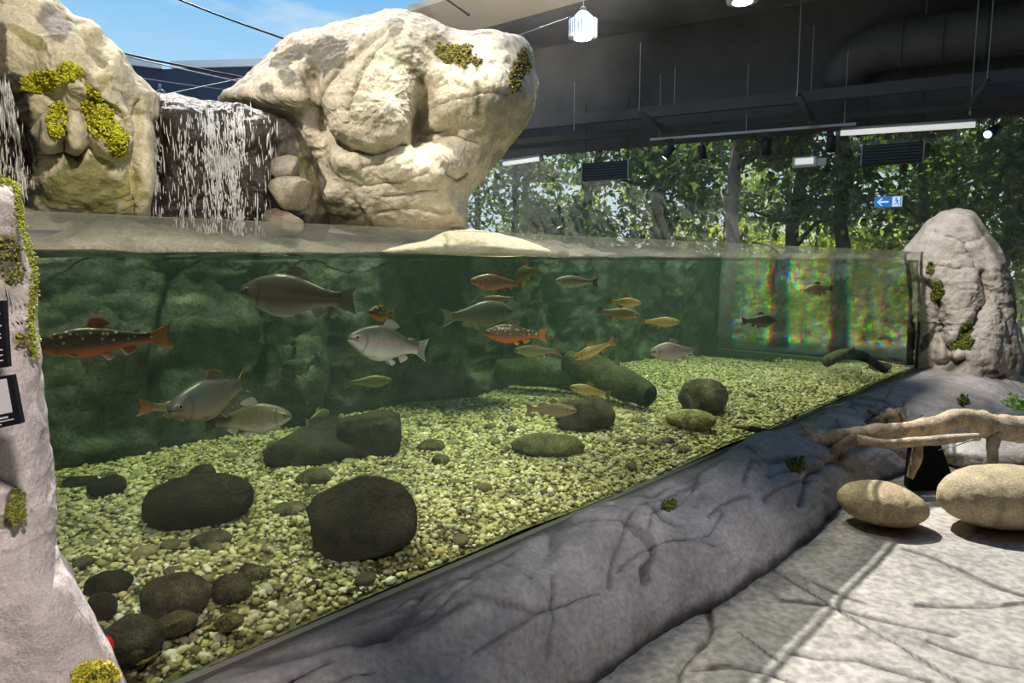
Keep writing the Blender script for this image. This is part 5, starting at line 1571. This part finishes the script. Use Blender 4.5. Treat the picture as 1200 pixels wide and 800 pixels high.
def fin_mat(name, col, edge, alpha=0.9):
    m, nt, b = new_mat(name)
    L = nt.links.new
    a = nt.nodes.new('ShaderNodeAttribute'); a.attribute_name = 'Col'
    sp = nt.nodes.new('ShaderNodeSeparateXYZ'); L(a.outputs['Vector'], sp.inputs[0])
    mx = nt.nodes.new('ShaderNodeMixRGB'); mx.inputs[1].default_value = (*col, 1); mx.inputs[2].default_value = (*edge, 1)
    L(sp.outputs['X'], mx.inputs[0])
    wv = nt.nodes.new('ShaderNodeMath'); wv.operation = 'SINE'
    mu = nt.nodes.new('ShaderNodeMath'); mu.operation = 'MULTIPLY'; mu.inputs[1].default_value = 75; L(sp.outputs['Y'], mu.inputs[0]); L(mu.outputs[0], wv.inputs[0])
    mr = nt.nodes.new('ShaderNodeMapRange'); mr.inputs[1].default_value = -1; mr.inputs[2].default_value = 1; mr.inputs[3].default_value = 0.72; mr.inputs[4].default_value = 1.1; L(wv.outputs[0], mr.inputs[0])
    sc_ = nt.nodes.new('ShaderNodeVectorMath'); sc_.operation = 'SCALE'; L(mx.outputs[0], sc_.inputs[0]); L(mr.outputs[0], sc_.inputs['Scale'])
    L(sc_.outputs[0], b.inputs['Base Color']); b.inputs['Roughness'].default_value = 0.45
    b.inputs['Alpha'].default_value = alpha
    return m


FF = {
    'red': fin_mat('red_fin', (0.50, 0.13, 0.04), (0.95, 0.90, 0.82)), 'orange': fin_mat('orange_fin', (0.58, 0.24, 0.06), (0.62, 0.36, 0.14)),
    'dark': fin_mat('dark_fin', (0.12, 0.10, 0.07), (0.42, 0.30, 0.12)), 'grey': fin_mat('grey_fin', (0.34, 0.33, 0.30), (0.55, 0.54, 0.50), 0.8),
    'pale': fin_mat('pale_fin', (0.60, 0.57, 0.52), (0.75, 0.72, 0.66), 0.8), 'backlit': fin_mat('silhouette_fin', (0.03, 0.025, 0.02), (0.05, 0.04, 0.03)),
    'olive': fin_mat('olive_fin', (0.22, 0.20, 0.09), (0.34, 0.30, 0.14), 0.85), 'brownf': fin_mat('brown_fin', (0.30, 0.19, 0.10), (0.44, 0.30, 0.16), 0.85),
}
SX = np.array([0, .01, .03, .07, .12, .18, .25, .35, .45, .55, .65, .75, .85, .93, 1.0])
S_T = np.array([.010, .028, .043, .058, .070, .081, .092, .107, .108, .099, .082, .062, .045, .038, .040])
S_B = np.array([.010, .026, .038, .051, .063, .078, .092, .110, .112, .100, .078, .056, .041, .035, .038])
S_W = np.array([.008, .021, .031, .042, .050, .056, .060, .064, .062, .054, .043, .031, .020, .012, .007])


def make_fish(species, label, ctr, L, yaw, pitch, side, fins, fat=1.0, bend=0.0, roll=0.0, name='trout', sub='trout'):
    """fish of total length L centred on ctr; side -1 heads to the left, +1 to the right; yaw>0 turns the head away from the visitor"""
    BL = L * 0.86
    ns, na_ = 56, 40
    s = np.linspace(0, 1, ns) ** 1.35
    fe = 1 + (fat - 1) * sstep(-0.08, 0.22, s)
    hT = np.interp(s, SX, S_T) * L * fe; hB = np.interp(s, SX, S_B) * L * fe; wW = np.interp(s, SX, S_W) * L * (0.5 + 0.5 * fat)
    th = np.arange(na_) * 2 * np.pi / na_
    x0 = L / 2
    def axis(sv):
        """centre line: x runs to the tail, sideways bend grows to the tail"""
        sv = np.asarray(sv, float)
        return x0 - sv * BL, bend * L * (np.clip(sv - 0.3, 0, None) ** 2)
    X, Yb = axis(s)
    V = []; A = []
    for i in range(ns):
        c_, sn = np.cos(th), np.sin(th)
        hz = np.where(sn > 0, hT[i], hB[i])
        z = hz * np.sign(sn) * np.abs(sn) ** 0.9
        y = wW[i] * np.sign(c_) * np.abs(c_) ** 0.85
        mark = np.zeros(na_)
        if s[i] < 0.11:        # mouth line
            q = np.exp(-((z + 0.012 * L * (0.3 + s[i] * 6)) / (0.008 * L)) ** 2) * (np.abs(c_) > 0.3)
            y = y * (1 - 0.30 * q); mark = q
        g = np.exp(-((s[i] - 0.205 + 0.02 * (z / L * 10) ** 2) / 0.012) ** 2) * (sn < 0.75)
        y = y * (1 - 0.07 * g); mark = np.maximum(mark, 0.55 * g)
        V.append(np.stack([np.full(na_, X[i]), y + Yb[i], z], 1))
        fv = np.clip((z / (0.108 * L * fat) + 1) / 2, 0, 1)
        fv = np.clip((z / np.maximum(hz.max(), 1e-6) + 1) / 2, 0, 1)
        A.append(np.stack([np.full(na_, s[i]), fv, mark], 1))
    V = np.concatenate(V); A = np.concatenate(A)
    Fq = [tuple(q) for q in quads_grid(na_, ns, True)] + [tuple(range(na_))[::-1], tuple(range((ns - 1) * na_, ns * na_))]
    root = bpy.data.objects.new(name, None); COL.objects.link(root); root.empty_display_size = 0.05
    tag(root, label, 'fish')
    mesh_obj('body', V, Fq, FM[species], root, True, A)

    def fin(nm, sa, sb, outline, mat, base_y=0.0, out=(0, 0, 1), zoff=None, wave=0.004):
        """fin rooted between body stations sa and sb; outline: [(back, out)] from the front tip to the rear, in units of L"""
        m_ = len(outline); K = 5
        ss_ = np.linspace(sa, sb, m_)
        bx, by = axis(ss_)
        if zoff is None:
            bz = np.interp(ss_, SX, S_T) * L * fat * 0.93
        elif zoff == 'belly':
            bz = -np.interp(ss_, SX, S_B) * L * fat * 0.93
        else:
            bz = np.full(m_, zoff * L * fat)
        o3 = np.array(out, float); o3 /= np.linalg.norm(o3)
        Bp = np.stack([bx, by + base_y, bz], 1)
        Tp = Bp + np.array([[-a * L, 0, 0] for a, _ in outline]) + np.array([o3 * h * L for _, h in outline])
        G = []; Ac = []
        for k in range(K + 1):
            f_ = k / K
            q = Bp * (1 - f_) + Tp * f_
            q[:, 1] += wave * L * np.sin(np.arange(m_) * 1.3 + k) * f_
            G.append(q); ed_ = np.zeros(m_); ed_[0] = 1.0; ed_ = np.maximum(ed_, 0.55 * (k == K))
            Ac.append(np.stack([ed_, np.linspace(0, 1, m_), np.zeros(m_)], 1))
        G = np.concatenate(G); Ac = np.concatenate(Ac)
        nrm_ = np.cross(o3, np.array([1.0, 0, 0])); nrm_ /= np.linalg.norm(nrm_)
        tk_ = 0.0016 * L * np.repeat(np.linspace(2.2, 0.5, K + 1), m_)[:, None] * nrm_
        q1 = quads_grid(m_, K + 1)
        n_ = len(G)
        rim = [j * m_ for j in range(K, -1, -1)] + list(range(1, m_)) + [j * m_ + m_ - 1 for j in range(1, K + 1)] + [K * m_ + i for i in range(m_ - 2, 0, -1)]
        Fr = [(rim[i], rim[(i + 1) % len(rim)], rim[(i + 1) % len(rim)] + n_, rim[i] + n_) for i in range(len(rim))]
        mesh_obj(nm, np.concatenate([G + tk_, G - tk_]), [tuple(q) for q in q1] + [tuple(q[::-1] + n_) for q in q1] + Fr, mat, root, True, np.concatenate([Ac, Ac]))
    fd, ft, fl_ = (FF[k] for k in fins)
    fin('dorsal_fin', 0.42, 0.56, [(0.035, 0.085), (0.055, 0.092), (0.07, 0.088), (0.08, 0.075), (0.085, 0.058), (0.085, 0.04)], fd)
    fin('adipose_fin', 0.80, 0.84, [(0.035, 0.02), (0.045, 0.026), (0.05, 0.022), (0.04, 0.01)], fd)
    fin('anal_fin', 0.70, 0.80, [(0.045, 0.068), (0.055, 0.066), (0.06, 0.055), (0.06, 0.042), (0.05, 0.03)], fl_, out=(0, 0, -1), zoff='belly')
    for sg in (-1, 1):
        fin('pelvic_fin', 0.54, 0.59, [(0.045, 0.06), (0.055, 0.058), (0.06, 0.045), (0.055, 0.03)], fl_, base_y=sg * 0.018 * L, out=(0, 0.45 * sg, -1), zoff='belly')
        fin('pectoral_fin', 0.235, 0.265, [(0.075, 0.05), (0.09, 0.05), (0.095, 0.04), (0.085, 0.025)], fl_, base_y=sg * 0.036 * L, out=(0, 0.75 * sg, -0.9), zoff=-0.062)
    # tail: two lobes spreading from the peduncle
    xe, ye = axis(1.0)
    nr_, nc_ = 6, 13
    G = []; Ac = []
    spread = np.linspace(-1, 1, nc_)
    for k in range(nr_):
        f_ = k / (nr_ - 1)
        zz_ = spread * (0.034 * fat + f_ ** 0.8 * 0.072) * L
        xx_ = xe + 0.02 * L - f_ * (0.125 + 0.04 * np.abs(spread) ** 1.6) * L
        yy_ = ye + bend * L * 0.9 * f_ * 0.3 + 0.004 * L * np.sin(spread * 5) * f_
        G.append(np.stack([xx_, np.broadcast_to(yy_, xx_.shape), zz_], 1)); Ac.append(np.stack([np.where(k == nr_ - 1, 0.5, 0) + 0.8 * (np.abs(spread) > 0.95), (spread + 1) / 2, np.zeros(nc_)], 1))
    G = np.concatenate(G); Ac = np.clip(np.concatenate(Ac), 0, 1); n_ = len(G)
    tk_ = np.zeros_like(G); tk_[:, 1] = np.repeat(np.linspace(0.006, 0.0008, nr_), nc_) * L
    q1 = quads_grid(nc_, nr_)
    rim = [j * nc_ for j in range(nr_ - 1, -1, -1)] + list(range(1, nc_)) + [j * nc_ + nc_ - 1 for j in range(1, nr_)] + [(nr_ - 1) * nc_ + i for i in range(nc_ - 2, 0, -1)]
    Fr = [(rim[i], rim[(i + 1) % len(rim)], rim[(i + 1) % len(rim)] + n_, rim[i] + n_) for i in range(len(rim))]
    mesh_obj('tail_fin', np.concatenate([G + tk_, G - tk_]), [tuple(q) for q in q1] + [tuple(q[::-1] + n_) for q in q1] + Fr, ft, root, True, np.concatenate([Ac, Ac]))
    # eyes
    EV, EF = ICO[2]
    for sg in (-1, 1):
        ex_, ey_ = axis(0.085)
        wy = np.interp(0.085, SX, S_W) * L * (0.5 + 0.5 * fat)
        fh = 1 + (fat - 1) * 0.16
        cpos = np.array([ex_, ey_ + sg * wy * (0.95 - 0.05 * (fat - 1)), 0.020 * L * fh])
        eo = mesh_obj('eye', EV * np.array([0.018, 0.009, 0.018]) * (0.7 + 0.3 * fat) * L + cpos, EF, IRIS, root, True)
        mesh_obj('pupil', EV * np.array([0.0115, 0.006, 0.0115]) * (0.7 + 0.3 * fat) * L + cpos + np.array([0, sg * 0.0056 * L * (0.7 + 0.3 * fat), 0]), EF, EYEM, eo, True)
    # orient
    ctr = np.array(ctr, float)
    Rv = np.array([ctr[1], -ctr[0], 0.0]); Rv /= np.linalg.norm(Rv)     # to the visitor's right
    Av = np.array([ctr[0], ctr[1], 0.0]); Av /= np.linalg.norm(Av)      # away
    h = math.cos(math.radians(yaw)) * side * Rv + math.sin(math.radians(yaw)) * Av
    h = h * math.cos(math.radians(pitch)) + up * math.sin(math.radians(pitch))
    y_ = np.cross(up, h); y_ /= np.linalg.norm(y_)
    z_ = np.cross(h, y_)
    M = Matrix([[h[0], y_[0], z_[0], ctr[0]], [h[1], y_[1], z_[1], ctr[1]], [h[2], y_[2], z_[2], ctr[2]], [0, 0, 0, 1]])
    root.matrix_world = M @ Matrix.Rotation(math.radians(roll), 4, 'X')
    return root


def front_D(px):
    q = (px - 600) / F * 1.0
    r = ray(px, 350)
    return PF / (NV @ (r / r[1]))


# species, x0, x1, yc, side, yaw, pitch, extra depth behind the glass, fat, fins, bend, label
FISH = [
    ('brook_trout', 'brook', 38, 206, 399, -1, -6, -1, 0.45, 1.12, ('red', 'orange', 'red'), 0.05, 'large brown and orange brook trout with pale spots, alone at the far left'),
    ('rainbow_trout', 'purple', 280, 421, 347, -1, 16, 5, 0.85, 1.70, ('grey', 'grey', 'pale'), 0.0, 'large mauve rainbow trout just under the water surface, seen from its side'),
    ('brook_trout', 'brook', 431, 466, 367, -1, -62, 6, 0.55, 1.38, ('orange', 'orange', 'orange'), 0.0, 'small orange brook trout just above the big silver rainbow trout'),
    ('rainbow_trout', 'rainbow', 407, 511, 404, -1, -30, 12, 0.42, 1.66, ('grey', 'grey', 'pale'), -0.12, 'large pale silver rainbow trout with a pink flank, in the middle of the tank'),
    ('brown_trout', 'olive', 403, 460, 447, 1, 10, 0, 1.5, 1.20, ('olive', 'olive', 'olive'), 0.0, 'dim olive trout below the big silver rainbow trout'),
    ('rainbow_trout', 'grey', 196, 322, 463, -1, -38, -5, 0.45, 1.56, ('dark', 'dark', 'dark'), -0.35, 'large steel grey trout with arched back, low at the left'),
    ('brook_trout', 'brown', 168, 262, 477, 1, 28, -8, 0.80, 1.32, ('orange', 'orange', 'brownf'), 0.2, 'brown trout with an orange tail half hidden behind the steel grey trout'),
    ('brown_trout', 'pale', 236, 344, 491, 1, -14, 3, 0.62, 1.62, ('pale', 'olive', 'pale'), 0.0, 'pale speckled trout swimming right beneath the steel grey trout'),
    ('brook_trout', 'pinkbrook', 551, 616, 331, -1, -10, 4, 0.75, 1.38, ('orange', 'orange', 'orange'), -0.15, 'pink and orange brook trout highest in the middle group'),
    ('brook_trout', 'olive', 602, 634, 320, -1, 62, -8, 1.05, 1.56, ('orange', 'orange', 'orange'), 0.1, 'foreshortened olive trout with an orange tail near the surface'),
    ('brook_trout', 'brown', 562, 608, 350, -1, 10, -2, 1.5, 0.90, ('brownf', 'brownf', 'brownf'), 0.0, 'dull brown trout under the highest pink brook trout'),
    ('rainbow_trout', 'grey', 517, 603, 368, 1, 20, 4, 1.25, 1.56, ('grey', 'grey', 'pale'), 0.0, 'dim grey rainbow trout heading right behind the middle group'),
    ('brook_trout', 'brook', 567, 642, 391, -1, -10, 3, 0.62, 1.38, ('dark', 'orange', 'orange'), 0.0, 'brown brook trout with a bright orange tail in the middle group'),
    ('brown_trout', 'olive', 602, 659, 411, -1, 8, 0, 0.95, 1.14, ('olive', 'brownf', 'red'), 0.0, 'olive trout just below the brook trout with a bright orange tail'),
    ('rainbow_trout', 'pinkrainbow', 650, 702, 330, -1, -10, 2, 0.9, 1.32, ('grey', 'brownf', 'pale'), 0.0, 'pale grey spotted trout on its own near the surface, right of the middle group'),
    ('brown_trout', 'golden', 711, 752, 354, 1, -6, -2, 0.75, 1.32, ('orange', 'orange', 'orange'), 0.0, 'golden trout overlapping a reddish brown trout, upper of the two'),
    ('brook_trout', 'brown', 699, 750, 367, 1, 8, -6, 1.1, 1.32, ('brownf', 'brownf', 'orange'), 0.1, 'reddish brown trout overlapped by a golden trout, lower of the two'),
    ('brown_trout', 'golden', 749, 797, 377, 1, 0, 0, 0.8, 1.18, ('brownf', 'brownf', 'orange'), 0.0, 'yellow olive trout heading right towards the end pane'),
    ('brown_trout', 'golden', 672, 722, 410, -1, -10, -22, 0.7, 1.14, ('orange', 'orange', 'orange'), -0.1, 'golden orange trout diving down to the left'),
    ('rainbow_trout', 'pinkrainbow', 761, 822, 412, -1, -16, 0, 0.6, 1.74, ('grey', 'grey', 'pale'), -0.1, 'plump pinkish silver rainbow trout low at the right, before the end pane'),
    ('brown_trout', 'golden', 667, 717, 458, -1, -12, 12, 1.2, 1.20, ('olive', 'olive', 'orange'), 0.0, 'small golden spotted trout resting just above the rounded dark stone'),
    ('brown_trout', 'brown', 615, 676, 480, 1, -6, 0, 0.85, 1.26, ('brownf', 'brownf', 'brownf'), 0.0, 'sandy brown trout close above the gravel by the rounded dark stone'),
    ('brown_trout', 'shadow', 868, 911, 376, 1, 12, 2, 1.3, 1.74, ('backlit', 'backlit', 'backlit'), 0.0, 'trout darkened as a silhouette against the bright end pane'),
    ('brown_trout', 'brown', 941, 979, 339, -1, -14, -4, 0.8, 1.74, ('dark', 'dark', 'brownf'), -0.2, 'brown trout high before the brightest part of the end pane'),
    ('brown_trout', 'pale', 356, 388, 489, 1, 55, 4, 1.7, 1.56, ('pale', 'pale', 'pale'), 0.0, 'faint pale trout above the blocky dark stones'),
]
for (nm, sp_, x0_, x1_, yc_, sd_, yaw_, pit_, ex_, fat_, fins_, bend_, lab_) in FISH:
    xc = (x0_ + x1_) / 2
    D_ = front_D(xc) + ex_
    c_ = at(xc, yc_, D_)
    wpx_ = (x1_ - x0_)
    Lw = wpx_ * zc_of(c_) / F
    cosv = math.cos(math.radians(yaw_)) * math.cos(math.radians(pit_))
    sinv = abs(math.sin(math.radians(yaw_)))
    # rays away from the axis see a sideways plane at an angle
    L_ = Lw * math.cos(math.atan2(c_[0], c_[1])) / (cosv + 0.10 * sinv)
    make_fish(sp_, lab_, c_, L_, yaw_, pit_, sd_, fins_, fat_, bend_, name=nm)

# =================================================================== THE WOOD OUTSIDE THE WINDOW
def tree(px, D, r0, lean, label, seed, nleaf, zr, spread, cols, leaf_sz=(0.11, 0.23), barkc=(0.10, 0.085, 0.06), group=None, hgt=7.0, nb=7, name='tree', bulge=0.0):
    nleaf = int(nleaf * 0.55)
    r = np.random.default_rng(seed)
    b = at(px, 300, D); b = np.array([b[0], b[1], -0.15])
    o = thing(name, label, 'tree', b, group=group)
    n = 16
    zs = np.linspace(0, hgt, n)
    P = np.stack([b[0] + lean * zs + 0.06 * np.cumsum(r.normal(0, 1, n)) * (r0 > 0.03), b[1] + 0.05 * np.cumsum(r.normal(0, 1, n)), b[2] + zs], 1)
    R = r0 * (1 - 0.55 * zs / hgt) * (1 + 0.35 * np.exp(-zs / 0.3))
    def bark(mb, nm):
        V = np.concatenate(mb.V)
        C = np.tile(np.array(barkc), (len(V), 1)) * (1 + 0.4 * fbm(V, 3, 3, seed))[:, None]
        q = mesh_obj(nm, V, mb.F, BARK, None, True, C); q.parent = o; q.matrix_parent_inverse = Matrix.Translation(o.location).inverted()
    bark(MB().tube(P, R, 14, wob=0.10, seed=seed), 'trunk')
    ends = []
    for k in range(nb):
        i = r.integers(3, n - 1)
        a = r.uniform(0, 2 * math.pi); ln = spread * r.uniform(0.6, 1.1)
        e_ = P[i] + np.array([math.cos(a) * ln, math.sin(a) * ln * 0.7, r.uniform(0.1, 0.9)])
        md = (P[i] + e_) / 2 + np.array([0, 0, r.uniform(-0.15, 0.25)])
        bark(MB().tube(spline([P[i], md, e_], 10), np.linspace(R[i] * 0.45, 0.012, 10), 7, wob=0.1, seed=seed + k), 'branch')
        ends += [md, e_, (md + e_) / 2]
    ends = np.array(ends) if ends else P[4:]
    # leaves gather in clusters along and around the branches
    ncl = max(10, nleaf // 90)
    cl = np.stack([r.uniform(b[0] + lean * 2 - spread, b[0] + lean * 2 + spread, ncl), b[1] + r.uniform(-0.8, 0.8, ncl) * min(spread, 1.4), r.uniform(zr[0], zr[1], ncl)], 1)
    m_ = min(len(ends), ncl // 3)
    cl[:m_] = ends[:m_]; cl[:m_, 2] = np.clip(cl[:m_, 2], zr[0], zr[1])
    ci = r.integers(0, ncl, nleaf)
    ctrs = cl[ci] + r.normal(0, 1, (nleaf, 3)) * np.array([0.30, 0.30, 0.20]) * r.uniform(0.6, 1.2, (ncl, 1))[ci]
    ctrs[:, 2] = np.maximum(ctrs[:, 2], -0.05)
    ctrs = ctrs[(ctrs - WP0) @ WN < -0.15]; nleaf = len(ctrs)     # nothing grows through the pane
    cc = np.array(cols)[r.integers(0, len(cols), nleaf)] * r.uniform(0.7, 1.3, (nleaf, 1))
    lo = leaf_cloud(ctrs, r.uniform(*leaf_sz, nleaf), np.array([0, -0.3, 0.6]), cc, r, 'foliage', o)
    lo.matrix_parent_inverse = Matrix.Translation(o.location).inverted()
    return o


DG = [(0.06, 0.10, 0.035), (0.08, 0.13, 0.04), (0.045, 0.08, 0.03), (0.13, 0.17, 0.06)]
MG = [(0.13, 0.19, 0.05), (0.20, 0.26, 0.07), (0.10, 0.15, 0.045)]
YGR = [(0.40, 0.44, 0.09), (0.50, 0.48, 0.11), (0.28, 0.36, 0.07)]  # yellowed and brightened to look sunlit
LGT = [(0.62, 0.62, 0.22), (0.72, 0.70, 0.36), (0.50, 0.56, 0.16)]  # paler still: sunlight put into the leaf colour
tree(620, 15.5, 0.09, 0.01, 'slender broad-leaved tree seen just right of the big boulder', 301, 3800, (2.2, 5.0), 1.5, DG)
tree(690, 15.2, 0.12, 0.0, 'dense dark broad-leaved tree behind the smaller vent box', 302, 6500, (0.6, 5.2), 1.5, DG)
tree(775, 14.4, 0.20, 0.01, 'thick dim tree trunk with dark leaves behind the pair of rail spotlights', 303, 6000, (1.0, 4.8), 1.3, DG, barkc=(0.06, 0.055, 0.045))
tree(867, 12.1, 0.135, -0.005, 'pale sunlit straight trunk left of the white box lamp', 304, 2600, (2.6, 4.8), 1.3, DG, barkc=(0.42, 0.36, 0.30))  # bark paled: the sun on this trunk is put into its colour
tree(912, 12.4, 0.045, 0.10, 'thin slanting sapling just right of the pale straight trunk', 305, 1800, (2.4, 4.6), 1.0, MG, barkc=(0.05, 0.045, 0.035))
tree(933, 12.3, 0.14, 0.06, 'dark leaning trunk right behind the white box lamp', 306, 3000, (2.4, 4.8), 1.2, DG, barkc=(0.07, 0.06, 0.045))
tree(997, 11.4, 0.135, 0.0, 'dark upright trunk left of the exit sign', 307, 2600, (2.2, 4.6), 1.2, DG, barkc=(0.05, 0.045, 0.036))
tree(1050, 13.6, 0.09, 0.0, 'dark trunk below the exit sign among bright gaps', 308, 4000, (2.0, 4.8), 1.5, DG, barkc=(0.05, 0.045, 0.036))
tree(1105, 12.2, 0.10, 0.03, 'leafy dark tree above the pointed rock', 309, 5200, (1.7, 4.6), 1.3, MG)
tree(1175, 11.2, 0.10, -0.02, 'leafy dark tree at the right edge above the far spotlight', 310, 5000, (1.2, 4.4), 1.2, DG)
tree(1235, 10.6, 0.10, 0.0, 'dense tree cut by the right edge of the picture', 311, 4200, (0.2, 4.2), 1.0, MG)
for k, (px_, D_, n_, zr_, cols_, sp_) in enumerate([
        (655, 17.5, 3200, (0.0, 2.3), MG, 1.6), (740, 16.5, 3600, (0.0, 2.3), YGR, 1.4), (815, 16.8, 2600, (0.0, 2.9), YGR, 1.1), (905, 17.0, 4600, (0.0, 3.0), YGR, 1.6), (965, 16.0, 3600, (0.0, 2.7), MG, 1.3),
        (1025, 16.5, 2200, (0.0, 2.0), YGR, 1.2), (1085, 15.0, 2600, (0.0, 2.6), YGR, 1.2), (1150, 14.0, 3400, (0.0, 2.8), MG, 1.3), (1215, 12.6, 3600, (0.0, 2.8), YGR, 1.2), (848, 13.2, 3000, (-0.1, 1.6), YGR, 0.9), (955, 13.0, 3000, (-0.1, 1.7), LGT, 0.9), (1030, 12.4, 3000, (-0.1, 1.6), LGT, 0.9)]):
    tree(px_, D_, 0.03, 0.0, ['green bush low behind the water right of the boulder', 'bright yellow green bush low behind the smaller vent box', 'yellow green bush between the dim trunk and the pale trunk', 'bright yellow bush behind the thin slanting sapling',
                              'grey green bush between the leaning and the upright dark trunks', 'sunny low bush below the exit sign', 'sunny bush just left of the pointed rock', 'green bush behind the top of the pointed rock', 'sunny bush at the right edge behind the pointed rock', 'green bush seen through the left part of the end pane', 'yellow green bush seen through the middle of the end pane', 'yellow green bush seen through the right part of the end pane'][k],
         400 + k, n_, zr_, sp_, cols_, hgt=2.4, nb=5, name='bush', leaf_sz=(0.09, 0.18))
# a belt of far trees closes the wood
for k, px_ in enumerate(range(560, 1300, 62)):
    tree(px_, 22 + 1.5 * ((k * 7) % 3), 0.12, 0.0, 'far tree of the wood behind the nearer trunks', 450 + k, 2200, (1.7, 5.6), 2.0, [DG, MG, YGR][k % 3], (0.14, 0.26), group='far trees of the wood', hgt=8, nb=4, name='tree')
for k, (px_, D_) in enumerate([(1330, 11.5), (1420, 13), (1520, 12), (1650, 12.5), (1500, 17), (1800, 11), (1950, 9)]):
    tree(px_, D_, 0.12, 0.0, 'leafy tree of the wood beyond the right end of the window', 480 + k, 3200, (0.1, 4.8), 1.6, [DG, MG, YGR][k % 3], (0.12, 0.22), group='trees beyond the right end of the window', nb=4, name='tree')
